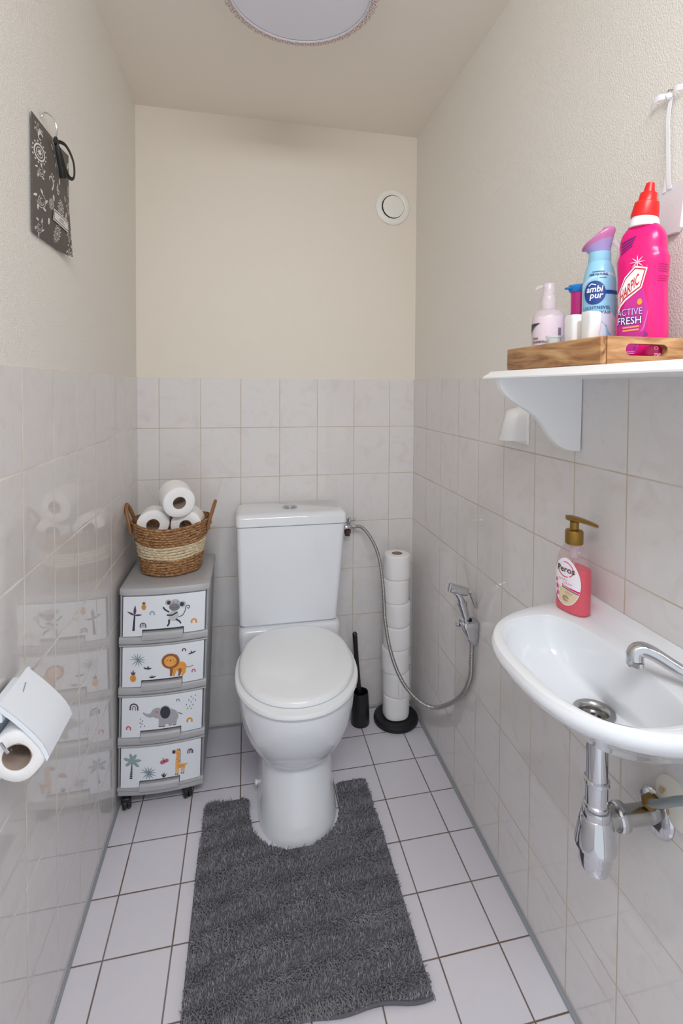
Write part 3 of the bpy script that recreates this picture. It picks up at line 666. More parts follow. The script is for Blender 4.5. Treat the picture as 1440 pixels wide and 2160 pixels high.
def inner(z, cx, hf, hb, hy, bk=36, n=73, cy=None):
    cy = SC-.006+(-1.291-SC+.008)*(1-max(0, (hf-.026)/.1005)) if hf < .1265 else SC-.006
    fr_ = []; m1 = n-bk; ex = .97-.25*min(1, hf/.11)
    for j in range(m1):
        a = -PI/2+PI*j/(m1-1); c, s_ = math.cos(a), math.sin(a); fr_.append((cx-hf*abs(c)**ex, cy+hy*abs(s_)**ex*(1 if s_ > 0 else -1), z))
    bc = []
    for k in range(bk):
        a = PI/2+PI*(k+1)/(bk+1); c, s_ = math.cos(a), math.sin(a); bc.append((cx+hb*abs(c)**.78, cy+hy*abs(s_)**.78*(1 if s_ > 0 else -1), z))
    return fr_+bc
O_ = [(.772, .050, .125), (.777, .080, .148), (.790, .106, .168), (.810, .130, .189), (.828, .150, .208), (.842, .166, .225), (.852, .1785, .2395), (.861, .1895, .2520), (.870, .1985, .2632), (.879, .2052, .2714), (.887, .2085, .2755), (.894, .2088, .2757), (.8995, .2068, .2735), (.9025, .2055, .2720), (.9040, .2030, .2690)]
I_ = [(.9040, .965, .1245, .0615, .1665), (.9022, .9655, .1215, .0590, .1640), (.8985, .966, .1195, .0565, .1635), (.891, .9665, .1165, .0535, .1605), (.878, .967, .1125, .050, .156), (.862, .968, .1065, .046, .149), (.846, .9695, .0985, .0415, .138), (.831, .971, .086, .0375, .120), (.819, .973, .069, .0365, .096), (.810, .975, .052, .0355, .070), (.8055, .9765, .040, .0345, .047), (.8040, .9775, .033, .0325, .034), (.8000, .978, .026, .026, .026), (.785, .978, .023, .023, .023)]
dense = lambda L, k=3: [tuple(map(float, p)) for p in smoothpath(L, k)]
R = [outer(*p) for p in dense(O_)]+[inner(*p) for p in dense(I_)]
# keep the loft on the back side in step with the deck ledge
b.rings(R, M['porcelain'], True, True)
ups = []
for y in np.linspace(SC-SH*.985, SC+SH*.985, 31):
    e = math.sqrt(max(0, 1-((y-SC)/SH)**2)); h = .024*min(1, e*3.2)
    ups.append([(W-.001, y, .895), (W-.035*min(1, e*2), y, .9035), (W-.024*min(1, e*2), y, .9035+h*.12), (W-.014*min(1, e*2), y, .904+h*.6), (W-.008, y, .904+h), (W-.001, y, .905+h)])
b.rings(ups, M['porcelain'])
b.build('basin', t, angle=60)
DX, DY, DZ = .978, -1.291, .8052
b = MB(); fr = frame((DX, DY, DZ), (0, 0, 1)); b.lathe([(.0335, -.001), (.0335, .001), (.031, .0025), (.025, .002), (.0225, .000), (.0208, -.004), (.0200, -.010), (.0005, -.011)], M['steel'], fr, 44, cap0=False)
for k in range(6):
    a = k*PI/3; b.lathe([(.0042, -.0104), (.0001, -.0103)], M['dark_hole'], frame((DX+.0115*math.cos(a), DY+.0115*math.sin(a), DZ), (0, 0, 1)), 14)
b.build('drain', t, label='steel drain with round holes')
# tap
t = thing('tap', 'chrome basin tap with curved spout reaching over the bowl', 'tap', (1.062, -1.452, .9))
b = MB(); b.lathe([(.022, 0), (.022, .004), (.016, .010), (.0140, .014), (.0140, .030), (.012, .040), (.006, .044)], M['chrome'], frame((1.062, -1.452, .9035), (0, 0, 1)), 32); b.build('body', t)
b = MB(); sp = smoothpath([(1.060, -1.445, .919), (1.044, -1.412, .926), (1.026, -1.395, .937), (1.010, -1.382, .947), (.999, -1.3735, .951), (.991, -1.369, .9485), (.987, -1.368, .941), (.9865, -1.369, .934)], 6)
b.tube(sp, [.0090+.0038*min(1, (i/(len(sp)-1))**1.5*1.25) for i in range(len(sp))], M['chrome'], 24); b.lathe([(.0112, -.007), (.0128, -.005), (.0128, .002), (.011, .003)], M['chrome'], frame((.9864, -1.369, .932), (.15, -.05, 1)), 24); b.build('spout', t)
b = MB(); b.lathe([(.008, 0), (.008, .006), (.016, .010), (.017, .024), (.012, .030)], M['chrome'], frame((1.062, -1.452, .946), (0, 0, 1)), 8); b.build('handle', t)
# bottle trap
t = thing('bottle_trap', 'chrome bottle trap hanging under the washbasin', 'drain trap', (DX, DY, .7)); fr = frame((DX+.008, DY, 0), (0, 0, 1))
b = MB(); b.lathe([(.020, .782), (.020, .760), (.0172, .758), (.0172, .683)], M['chrome'], fr, 36); b.lathe([(.0185, .690), (.0205, .688), (.0205, .683), (.0185, .681)], M['chrome'], fr, 36)
b.lathe([(.0180, .682), (.0180, .648), (.0200, .646), (.0200, .640)], M['chrome'], fr, 36); b.build('down_pipe', t)
b = MB(); b.lathe([(.0165, .642), (.0225, .640), (.0235, .632), (.0225, .626), (.0245, .624), (.0275, .612), (.0335, .580), (.0335, .574), (.0275, .573)], M['chrome'], fr, 44); b.build('collar', t)
b = MB(); b.lathe([(.0275, .578), (.0272, .560), (.0262, .545), (.0225, .533), (.014, .527), (.005, .526)], M['chrome'], fr, 44); b.build('bottle_cup', t)
b = MB(); ax = (1, -.085, .02); af = frame((DX+.02, DY, .615), ax, (0, 0, 1))
b.lathe([(.016, 0), (.016, .022), (.0225, .026), (.0235, .032), (.0225, .040), (.0165, .042), (.0165, .108)], M['steel'], af, 36); b.lathe([(.0215, .024), (.0235, .027), (.0235, .033), (.0215, .037)], M['chrome'], af, 36); b.build('outlet_pipe', t)
b = MB(); b.lathe([(.037, 0), (.0368, .003), (.034, .0065), (.024, .010), (.0175, .011)], M['chrome'], frame((W, -1.3045, .6215), (-1, 0, 0), (0, 0, 1)), 44); b.build('wall_flange', t, label='round chrome wall flange')
t = thing('supply_hose', 'grey braided water hose with brass nut under the basin', 'hose', (1.06, -1.33, .665))
b = MB(); hp = smoothpath([(1.066, -1.322, .657), (1.055, -1.350, .681), (1.047, -1.385, .715), (1.050, -1.42, .75), (1.060, -1.45, .805)], 8); b.tube(hp, .0065, mat('grey braided hose', (136, 146, 148), .4, metal=.4, bump=(500, .6, .001)), 14); b.build('hose', t)
b = MB(); nf = frame((1.078, -1.305, .6435), (-.45, -.72, .62), (0, 0, 1)); b.lathe([(.0105, -.004), (.013, -.001), (.013, .014), (.011, .017), (.0105, .026), (.008, .028)], M['brass'], nf, 6); b.tube([(W, -1.302, .645), (1.078, -1.305, .6435)], .008, M['brass'], 12); b.build('nut', t, label='brass hexagonal nut')
t = thing('pipe_cover', 'off-white round wall plate with brown stains behind the basin hose', 'wall plate', (W, -1.335, .672))
b = MB(); b.lathe([(.040, 0), (.0395, .003), (.034, .006), (.004, .0065)], M['offwhite'], frame((W, -1.342, .668), (-1, 0, 0), (0, 0, 1)), 40)
for dy, dz, r1, r2 in ((.030, .006, .006, .0085), (.012, -.026, .004, .007), (.020, -.022, .0025, .003), (.022, .012, .003, .005)): b.decal(ell(dy, dz, r1, r2, .4), lambda u, w: (W-.0068, -1.342+u*.8, .668+w*.85), M['beige_stain'])
b.build('plate', t)

# ------------------------------------------------------------------ bottles: superellipse bodies with wrapped prints
class Bottle:
    def __init__(s, c, prof, ax, ay, rot, e=2.4): s.c = c; s.prof = prof; s.ax = ax; s.ay = ay; s.rot = rot; s.e = e
    def k(s, z): 
        zs = [p[1] for p in s.prof]; return float(np.interp(z, zs, [p[0] for p in s.prof]))
    def pt(s, th, z, off=0.):
        k = s.k(z); c, sn = math.cos(th), math.sin(th); x = (s.ax*k+off)*abs(c)**(2/s.e)*(1 if c > 0 else -1); y = (s.ay*k+off)*abs(sn)**(2/s.e)*(1 if sn > 0 else -1)
        r, q = math.cos(s.rot), math.sin(s.rot); return (s.c[0]+x*r-y*q, s.c[1]+x*q+y*r, s.c[2]+z)
    def body(s, mb, m, z0=None, z1=None, n=64, shrink=0., top=True):
        zs = [p[1] for p in s.prof]; Z = sorted(set([z for z in zs if (z0 is None or z > z0) and (z1 is None or z < z1)]+[z0 if z0 is not None else zs[0], z1 if z1 is not None else zs[-1]]))
        Z2 = []
        for a, c in zip(Z[:-1], Z[1:]): Z2 += list(np.linspace(a, c, max(2, int((c-a)/.008)+1)))[:-1]
        Z2.append(Z[-1]); mb.rings([[s.pt(2*PI*j/n, z, -shrink) for j in range(n)] for z in Z2], m, True, top)
    def surf(s, th0, off):
        # u metres round the body from th0 (positive to the right seen from outside), v height
        N = 400; th = np.linspace(-PI, PI, N); p = np.array([s.pt(th0+a, s.c0 if hasattr(s, 'c0') else s.prof[len(s.prof)//2][1]) for a in th]); d = np.concatenate([[0], np.cumsum(np.linalg.norm(np.diff(p, axis=0), axis=1))]); d -= np.interp(0, th, d)
        return lambda u, v, o=0.: s.pt(th0+float(np.interp(u, d, th)), v, off+o)
# --- soap dispenser on the basin
t = thing('soap_dispenser', 'pink liquid soap pump bottle with gold head on the washbasin', 'soap dispenser', (1.045, -1.14, .904))
S = Bottle((1.0455, -1.138, .9045), [(.93, 0), (.99, .003), (1, .008), (1, .07), (.99, .085), (.95, .098), (.86, .111), (.72, .122), (.55, .130), (.42, .136), (.38, .142)], .0220, .0365, .22, 2.5)
b = MB(); S.body(b, M['clear']); o_b = b.build('bottle', t)
b = MB(); S.body(b, M['liquid'], .003, .0905, shrink=.0012); b.build('liquid', t, label='pink liquid soap')
S.c0 = .05; sf = S.surf(PI, .0006)
b = MB(); lc = (.000, .062); SXL = 1.22
b.decal(ell(lc[0], lc[1], .0265*SXL, .047, 0, 40, 6), lambda u, v: sf(u, v), ink('label white', (244, 238, 246)))
def lp(sh, c, lay, nm=None): b.decal(sh, lambda u, v: sf(u*SXL, v, lay*.00018), ink(nm or '%d_%d_%d' % c, c))
MAG, BR2 = (226, 0, 122), (122, 102, 78)
lp(band(0, .0865, .0135, .0155, -60, 110, 24), (238, 92, 130), 1); lp(band(0, .0865, .0135, .0155, 150, 290, 24), (224, 74, 112), 1)
lp(text('Peros', .0165, 0, .0815, .0004, 0, 'CENTER', .92), (92, 76, 66), 3)
for yy, x0, s2 in ((.0655, -.013, 0), (.0595, -.004, 2)):
    pp = [(x0+i*.00055, yy+.0016*math.sin(i*.95+s2)+(.0016 if i % 9 == 3 else 0)) for i in range(32)]; lp(stroke(pp, .00055), (226, 84, 128), 2)
nseg = lambda z: .0265*math.sqrt(max(0, 1-((z-lc[1])/.047)**2))
lp(fill([(-.006, .0565), (nseg(.0565)*.99, .0500), (nseg(.045)*.99, .0465), (-.006, .0535)]), MAG, 1); lp(text('GARDENIA', .0030, -.0045, .0543, .0001, 0, 'LEFT', 1, -.14), (250, 240, 246), 3)
lp(fill([(-.006, .0525), (nseg(.045)*.98, .0455), (nseg(.042)*.98, .0430), (-.006, .0500)]), (124, 108, 84), 1)
lp(fill([(-.010, .0490), (-.006, .0498), (nseg(.040)*.97, .0425), (nseg(.032)*.95, .032), (nseg(.024)*.93, .024), (nseg(.018)*.85, .018), (-.004, .0165), (-.013, .024)]), (226, 204, 168), 1)
for r in (.0018, .0036, .0052): lp(band(.0015, .0295, r, r+.0007, 0, 330, 20), (116, 96, 70), 3)
for i in range(5): lp(stroke([(0, .0445-i*.0013), (.015-.001*i, .0425-i*.0013)], .0004), (200, 150, 140), 2)
for cx, cy, r in ((-.0185, .060, .0042), (-.0165, .047, .0055), (-.0150, .034, .0050)):
    for a in range(5): lp(leaf(cx, cy, cx+r*math.cos(a*1.256+.4), cy+r*1.25*math.sin(a*1.256+.4), r*.9), ((244, 150, 178), (236, 96, 140))[a % 2], 2)
    lp(ell(cx, cy, r*.28), (110, 50, 40), 4)
b.build('label', t, label='oval white label with lettering')
b = MB(); fr = frame((1.0455, -1.138, .9045), (0, 0, 1)); b.lathe([(.0165, .136), (.0172, .138), (.0172, .160), (.016, .163), (.010, .1645), (.0085, .166), (.0085, .180)], M['gold'], fr, 36)
R = []
for i, s2 in enumerate(np.linspace(-.017, .044, 14)):
    k = (s2+.017)/.061; hw = .0155*(1-k)**.6+.004 if k > .12 else .0155*(k/.12)**.5*.9+.002; h = .0045*(1-.35*k); z = .1865-.0085*k**2*1.1
    dx, dy = .62*s2, -.785*s2; R.append([(1.0455+dx+hw*.785*math.cos(a), -1.138+dy+hw*.62*math.cos(a), .9045+z+h*math.sin(a)) for a in np.linspace(0, 2*PI, 17)[:-1]])
b.rings(R, M['gold']); b.build('pump_head', t, label='gold pump head')
b = MB(); b.tube([(1.0455, -1.138, 1.045), (1.0455, -1.138, 1.012)], .0075, M['clear_pink'], 16); b.tube([(1.0455, -1.138, 1.012), (1.046, -1.137, .912)], .0022, M['clear_pink'], 10); b.build('dip_tube', t)

# ------------------------------------------------------------------ shelf, hood, tray
SHF = .906
t = thing('wall_shelf', 'white moulded wall shelf above the washbasin carrying the wooden tray', 'shelf', (W, -1.3, 1.37))
b = MB(); R = []
for y, g in ((-1.040, 0), (-1.0401, 0), (-1.62, 0), (-1.6201, 0)):
    R.append([(W, y, 1.3705), (SHF-.010, y, 1.3705), (SHF-.010, y, 1.373), (SHF-.007, y, 1.377), (SHF-.001, y, 1.381), (SHF+.002, y, 1.3855), (W, y, 1.3855)])
# moulded far end: lower lip reaches out, upper edge set back
R[0] = [(x, -1.028+(0 if z < 1.375 else -.004-(z-1.375)*1.1), z) for x, y, z in R[0]]; R[1] = [(x, y-.014, z) for x, y, z in R[1]]
b.rings(R, M['white_paint']); b.build('board', t, smooth=True, angle=25)
prof = [(.9020, 1.3705), (.9035, 1.362), (.9080, 1.350), (.9170, 1.338), (.9330, 1.325), (.9520, 1.314), (.9690, 1.305), (.9830, 1.296), (.9950, 1.285), (1.0060, 1.272), (1.0165, 1.257), (1.0280, 1.243), (1.0420, 1.231), (1.0600, 1.2225), (1.0780, 1.2195), (W-.004, 1.2195), (W-.0015, 1.3705)]
for y in (-1.075, -1.575):
    b = MB(); b.prism(prof, lambda x, z: (x, y, z), lambda x, z: (x, y-.014, z), M['white_paint']); b.build('bracket', t, smooth=False)
t = thing('wall_hood', 'small white plastic hood fixed to the tiles below the shelf', 'hook', (W, -.865, 1.25))
b = MB(); R = []
for k in np.linspace(0, 1, 14):
    z = 1.303-.083*k; d = .012+.030*min(1, k/.16)**.55+.024*k; hw = .016+.012*min(1, k/.2)**.6
    R.append([(W, -.858-hw, z), (W-d*.55, -.858-hw, z), (W-d*.9, -.858-hw*.7, z), (W-d, -.858-hw*.1, z), (W-d*.9, -.858+hw*.7, z), (W-d*.55, -.858+hw, z), (W, -.858+hw, z)])
b.rings(R, M['white_plastic'], True, True); b.build('cover', t, angle=70)
b = MB(); b.box(W-.006, W, -.890, -.828, 1.210, 1.296, M['white_plastic'], .002); b.build('back_plate', t)

TX0, TX1, TY0, TY1, TZ0, TZ1 = .9145, 1.088, -1.371, -1.097, 1.3860, 1.4285
t = thing('wooden_tray', 'brown acacia wood tray with cut-out handle on the white shelf', 'tray', (1.0, -1.234, TZ0))
b = MB(); b.box(TX0+.004, TX1, TY0+.004, TY1-.004, TZ0, TZ0+.008, M['wood_y'], .001); b.build('tray_floor', t)
for x0, x1 in ((TX0, TX0+.0105), (TX1-.0105, TX1)):
    b = MB(); b.box(x0, x1, TY0, TY1, TZ0+.0005, TZ1, M['wood_y'], .003); b.build('long_rail', t)
for y0, y1, vis in ((TY0, TY0+.011, 1), (TY1-.011, TY1, 0)):
    b = MB(); xa, xb = TX0+.0107, TX1-.0107; H = rrect(.957, 1.031, 1.4000, 1.4180, .0085, 8); cxh, czh = .994, 1.409; O = []
    for hx, hz in H:
        dx, dz_ = hx-cxh, hz-czh; k = min(((xb if dx > 0 else xa)-cxh)/dx if abs(dx) > 1e-9 else 1e9, ((TZ1 if dz_ > 0 else TZ0+.001)-czh)/dz_ if abs(dz_) > 1e-9 else 1e9); O.append((cxh+dx*k, czh+dz_*k))
    for c in ((xa, TZ0+.001), (xb, TZ0+.001), (xb, TZ1), (xa, TZ1)):
        i = min(range(len(O)), key=lambda i: (O[i][0]-c[0])**2+(O[i][1]-c[1])**2); O[i] = c
    loop4 = [[(x, y, z) for x, z in L] for L, y in ((H, y0), (O, y0), (O, y1), (H, y1), (H, y0))]; b.rings(loop4, M['wood_x'], False, False)
    b.build('handle_end', t, smooth=False)
TF = TZ0+.0082
# --- toilet cleaner
t = thing('toilet_cleaner', 'tall magenta toilet cleaner bottle with red cap on the tray', 'cleaner bottle', (1.030, -1.322, TF))
hr = math.radians(-66)
S = Bottle((1.030, -1.319, TF), [(.94, 0), (1, .004), (1, .055), (.985, .075), (.95, .105), (.945, .125), (.975, .145), (1.0, .157), (1.0, .164), (.975, .169), (.915, .174), (.90, .180), (.905, .188), (.88, .198), (.80, .207), (.68, .214), (.58, .218)], .0375, .0245, hr, 2.9)
b = MB(); S.body(b, M['pinkplastic']); b.build('bottle', t)
nk = frame((1.030, -1.319, TF+.216), (.05, -.03, 1)); nka = frame((1.031, -1.3195, TF+.234), (.10, -.10, 1))
b = MB(); b.lathe([(.0225, 0), (.0215, .010), (.0185, .016), (.0185, .022)], M['white_plastic'], nk, 36); b.build('neck', t, label='white bottle neck')
b = MB(); b.lathe([(.0200, -.002), (.0205, .001), (.0180, .021), (.0170, .0220), (.0138, .0222), (.0125, .036), (.0118, .037), (.0085, .0372), (.0062, .052), (.0045, .0532), (.002, .0535)], M['red'], nka, 40); b.build('cap', t, label='red nozzle cap')
S.c0 = .10; sf = S.surf(-PI/2, .0005)
b = MB()
def lp(sh, c, lay, nm=None): b.decal(sh, lambda u, v: sf(u-.003, v, lay*.00018), ink(nm or '%d_%d_%d' % c, c))
PURP = (150, 52, 150)
lp(fill([(-.022, .030), (-.010, .012), (.006, .012), (.020, .050), (.022, .085), (.016, .115), (-.010, .100), (-.022, .066)]), (206, 46, 150), 1)
lp(stroke([(-.020, .02), (0, .03), (.016, .052), (.022, .08)], .004, .001), (226, 110, 190), 2); lp(stroke([(-.02, .012), (.004, .02), (.02, .045)], .003, .006), PURP, 2); lp(stroke([(-.022, .10), (0, .118), (.02, .15)], .002, .0006), (250, 120, 190), 2)
loz = [(-.0230, .086), (-.0240, .110), (-.0125, .134), (.003, .149), (.0180, .1445), (.0110, .117), (-.0115, .102), (-.0200, .093)]
lp(fill([(-.0235, .072), (-.0262, .110), (-.0135, .136), (.003, .152), (.0202, .146), (.0125, .1155), (-.0105, .099), (-.0195, .089)]), (244, 242, 246), 3); lp(fill(loz), (204, 30, 44), 4)
lp(fill([(-.0215, .0885), (-.0226, .1095), (-.0115, .1325), (.003, .1465), (.0160, .1430), (.0098, .1185), (-.0118, .1045), (-.0195, .0955)]), (244, 244, 246), 5)
tv, tf = text('HARPIC', .0235, 0, 0, .0004, 0, 'LEFT', .36); lp(([(x-.0205, y+.0960+x*.94) for x, y in tv], tf), (206, 26, 42), 7)
lp(text('ACTIVE', .0150, -.005, .0745, .0008, 0, 'CENTER', .78), (110, 60, 160), 4); lp(text('ACTIVE', .0150, -.005, .0745, .0001, 0, 'CENTER', .78), (220, 190, 232), 6)
lp(text('FRESH', .0165, -.005, .0600, .0010, 0, 'CENTER', .82), (70, 44, 140), 4); lp(text('FRESH', .0165, -.005, .0600, .0001, 0, 'CENTER', .82), (248, 244, 250), 6)
for i in range(2): lp(stroke([(-.014, .0545-i*.005), (.010, .0555-i*.005)], .0026), (246, 170, 120), 4)
for a in range(8): lp(leaf(.006, .157, .006+.011*math.cos(a*PI/4), .157+.011*math.sin(a*PI/4), .0014), (252, 216, 236), 6)
lp(ell(.010, .094, .0035, .005), (246, 170, 40), 5); lp(fill([(-.022, .002), (-.010, .002), (-.014, .011), (-.022, .016)]), (214, 216, 222), 3); 
for i in range(2): lp(stroke([(-.008, .0155-i*.003), (.004, .0155-i*.003)], .0009), (250, 190, 220), 3)
for i in range(4): lp(stroke([(-.024, .176+.0055*i), (-.004+.002*i, .186+.0045*i)], .0022), (120, 40, 130), 3)
for i in range(7): lp(stroke([(.034, .150-i*.0035-(.004 if i > 3 else 0)), (.055, .150-i*.0035-(.004 if i > 3 else 0))], .0009), (170, 20, 110), 2)
lp(text('750 ml', .0075, .030, .0065, .0002, 0, 'LEFT', .8), (252, 214, 234), 3); lp(band(.033, .0195, .0018, .0028), (252, 214, 234), 3)
b.build('label', t, label='printed label with white lozenge')
# --- air freshener can
t = thing('air_freshener', 'light blue air freshener can with lilac spray head on the tray', 'air freshener', (1.014, -1.238, TF))
S = Bottle((1.0135, -1.238, TF), [(.97, 0), (1, .002), (1, .128), (.98, .142), (.90, .158), (.78, .170), (.68, .178), (.62, .182)], .0275, .0275, 0, 2.)
b = MB(); S.body(b, M['can_blue']); b.build('can', t)
b = MB(); fr = frame((1.0135, -1.238, TF), (0, 0, 1)); b.lathe([(.0178, .178), (.0185, .180), (.0180, .196)], M['can_blue'], fr, 30)
R = []
for k in np.linspace(0, 1, 12):
    w_ = .0175+.010*k**1.6; z = .192+.026*k; tl = .55*k**1.2
    R.append([(1.0135+w_*1.05*math.cos(a)*.52-.86*w_*.72*math.sin(a)*1-.006*k*.5, -1.238-w_*1.05*math.cos(a)*.86*.9-.52*w_*.6*math.sin(a), TF+z+tl*w_*math.cos(a)) for a in np.linspace(0, 2*PI, 33)[:-1]])
R += [[((p[0]-1.0135)*q+1.0135, (p[1]+1.238)*q-1.238, p[2]+dz) for p in R[-1]] for q, dz in ((.97, .003), (.80, .006), (.3, .007))]
b.rings(R[:9], M['lilac_blue'], True, False); b.rings(R[8:], M['lilac'], False, True); b.build('spray_head', t, label='lilac trigger spray head')
b = MB(); b.tube(smoothpath([(1.026, -1.258, TF+.212), (1.031, -1.267, TF+.196), (1.030, -1.266, TF+.178), (1.0275, -1.262, TF+.166)], 4), [.005]*13, M['clear_pink'], 12); b.build('trigger', t)
S.c0 = .08; sf0 = S.surf(PI+.77, .0004); sf = lambda u, v, o: sf0(u, v if v < .03 else v+.0255*min(1, (v-.03)/.02), o)
b = MB()
def lp(sh, c, lay, nm=None): b.decal(sh, lambda u, v: sf(u, v, lay*.00018), ink(nm or '%d_%d_%d' % c, c))
NAVY = (24, 66, 142)
lp(band(.0, .030, .0, .0001), (200, 220, 240), 1)
gv, gf = [], []
for i, u in enumerate(np.linspace(-.034, .050, 24)):
    for v in (.0005, .120+.012*math.sin((u+.02)*40)): gv.append((u, v))
for i in range(23): gf.append((2*i, 2*i+2, 2*i+3, 2*i+1))
lp((gv, gf), (190, 222, 240), 1)
for cx, cy, r in ((.018, .055, .012), (.028, .048, .012), (.006, .040, .010), (.032, .030, .013)): lp(ell(cx, cy, r, r*.8), (214, 222, 240), 2)
gv = [(u, v) for u in np.linspace(-.034, .050, 24) for v in (.0005, .022+.006*math.sin(u*70))]; lp((gv, gf), (212, 190, 228), 3)
gv = [(u, v) for u in np.linspace(.008, .050, 24) for v in (.0945, .1005)]; lp((gv, gf), NAVY, 3)
lp(ell(-.004, .0970, .0180, .0205, 0, 40, 6), NAVY, 4)
lp(text('ambi', .0152, -.004, .0980, .0003, .18, 'CENTER', .9), (246, 248, 252), 6); lp(text('pur', .0152, -.001, .0872, .0003, .18, 'CENTER', .95), (246, 248, 252), 6); lp(stroke([(-.013, .1090), (-.008, .1125), (-.001, .1098)], .0016), (246, 248, 252), 6)
lp(text('100% NATURAL', .0056, .002, .1265, .0002, 0, 'CENTER', .85), (40, 66, 130), 3); 
lp(stroke([(-.009, .1335), (.013, .1335)], .0014), (60, 90, 150), 3); lp(stroke([(.004, .1225), (.0155, .1225)], .0012), (60, 90, 150), 3)
lp(text('LUCHTNEVEL', .0072, -.001, .0685, .0001, 0, 'CENTER', .98, 0, 1.1), (44, 72, 120), 5); lp(text("BRUME D'AIR", .0072, .0005, .0598, .0001, 0, 'CENTER', .98, 0, 1.1), (44, 72, 120), 5)
for i in range(34): lp(stroke([(.0375, .088-i*.0024), (.0425, .088-i*.0024)], .0011), (60, 80, 140), 5)
b.build('label', t, label='blue oval logo and lettering')
# --- hand lotion
t = thing('lotion_bottle', 'pale pink lotion pump bottle at the far end of the tray', 'lotion bottle', (.962, -1.166, TF))
S = Bottle((.9615, -1.166, TF), [(.96, 0), (1, .003), (1, .084), (.985, .090), (.93, .0955), (.80, .1005), (.62, .1035), (.48, .1055)], .0295, .0295, 0, 2.)
b = MB(); S.body(b, M['clear_pink']); b.build('bottle', t); b = MB(); S.body(b, M['pink_lotion'], .002, .090, shrink=.0010); b.build('lotion', t)
b = MB(); fr = frame((.9615, -1.166, TF), (0, 0, 1)); b.lathe([(.0132, .104), (.0138, .106), (.0138, .128), (.0128, .1305), (.0110, .131), (.0110, .152), (.0100, .154), (.003, .1545)], M['clear_pink'], fr, 32); b.tube([(.9615, -1.166, TF+.150), (.950, -1.152, TF+.1495), (.947, -1.148, TF+.146)], .0040, M['clear_pink'], 12); b.build('pump_head', t, label='translucent pink pump head')
S.c0 = .04; sf = S.surf(PI+.45, .0003); b = MB()
def lp(sh, c, lay, nm=None): b.decal(sh, lambda u, v: sf(u, v, lay*.00018), ink(nm or '%d_%d_%d' % c, c))
gv, gf = [], []
for i, u in enumerate(np.linspace(-.030, .001, 16)):
    k = (u+.030)/.031; gv += [(u, .047+.030*k**.45), (u, .0775)]
for i in range(15): gf.append((2*i, 2*i+1, 2*i+3, 2*i+2))
lp((gv, gf), (62, 66, 74), 2)
lp(text('PINK', .0052, -.0155, .0475, .0002, 0, 'LEFT', 1, 0, 1.25), (70, 62, 72), 3); lp(text('GRAPEFRUIT', .0052, -.0155, .0410, .0002, 0, 'LEFT', 1, 0, 1.2), (70, 62, 72), 3)
for i in range(2): lp(stroke([(-.0155, .0355-.0032*i), (.002-.004*i, .0355-.0032*i)], .0012), (130, 118, 130), 3)
lp(fill([(.034, .002), (.040, .002), (.040, .068), (.034, .068)]), (120, 110, 130), 2)
b.build('label', t, label='printed lettering and dark corner')
# --- gel tube, white clip, clear tub
t = thing('gel_tube', 'magenta gel tube with blue lid behind the air freshener', 'tube', (1.013, -1.188, TF))
b = MB(); fr = frame((1.013, -1.186, TF), (0, 0, 1)); b.lathe([(.014, 0), (.0155, .002), (.0155, .138)], M['magenta_gel'], fr, 28); b.build('tube_body', t)
b = MB(); b.lathe([(.0165, .136), (.0195, .140), (.0210, .146), (.0200, .149), (.010, .151)], M['blue_cap'], fr, 30); b.box(.984, 1.000, -1.190, -1.180, TF+.141, TF+.1445, M['blue_cap'], .0015); b.build('lid', t, label='blue flip lid')
t = thing('gel_holder', 'white two-lobed plastic holder in front of the air freshener can', 'holder', (.952, -1.272, TF))
b = MB()
for cy, hw, sg in ((-1.2535, .0165, 1), (-1.2985, .0165, -1)):
    R = []
    for z, k in ((0, .62 if sg < 0 else .92), (.02, .66 if sg < 0 else .95), (.045, .80 if sg < 0 else .98), (.062, .98 if sg < 0 else 1), (.076, 1), (.080, .92), (.0815, .7)):
        off = -sg*(1-k)*hw*.6; R.append([(x, y, TF+z) for x, y in [(px+.953, cy+off+py*k) for px, py in rrect(-.011, .011, -hw, hw, .009)]])
    b.rings(R, M['white_plastic'])
b.box(.948, .958, -1.290, -1.262, TF+.030, TF+.070, M['offwhite'], .003); b.build('clip', t)
t = thing('clear_tub', 'small clear plastic tub between lotion bottle and white holder', 'tub', (.940, -1.214, TF))
b = MB(); b.lathe([(.010, 0), (.0105, .002), (.0125, .046), (.0145, .0465), (.0145, .050), (.004, .0505)], mixshader('clear tub plastic', (246, 248, 248), .5, (228, 234, 234), .15), frame((.9415, -1.2145, TF), (0, 0, 1)), 28); b.build('tub', t)

# ------------------------------------------------------------------ right wall: tag on ribbon
t = thing('hanging_tag', 'white tag on a white ribbon bow hanging on the right wall', 'wall hanging', (W, -1.31, 1.75))
WP = W+LG
b = MB(); R = []
for x in (WP-.010, WP-.003): R.append([(x, y, z) for y, z in [(-1.285, 1.608), (-1.3215, 1.608), (-1.328, 1.614), (-1.334, 1.66), (-1.334, 1.688), (-1.285, 1.688)]])
b.rings(R, mat('white tag card', (228, 226, 230), .5)); 
b.decal(band(-1.307, 1.640, .012, .0126, 60, 330, 20, 1, 1.5), lambda y, z: (WP-.0103, y, z), M['white_plastic']); b.build('tag', t, angle=25)
b = MB()
def rib(pts, w, wn): 
    L = [(Vector(p)-Vector(wn)*w/2) for p in pts]; R_ = [(Vector(p)+Vector(wn)*w/2) for p in pts]
    R = [[tuple(a), tuple(c), (c.x-.0006, c.y, c.z), (a.x-.0006, a.y, a.z)] for a, c in zip(L, R_)]; b.rings(R, M['ribbon_white'])
rib(smoothpath([(WP-.005, -1.3005, 1.838), (WP-.012, -1.3025, 1.80), (WP-.012, -1.3035, 1.76), (WP-.012, -1.306, 1.70), (WP-.0115, -1.309, 1.682)], 4), .0075, (0, 1, .04))
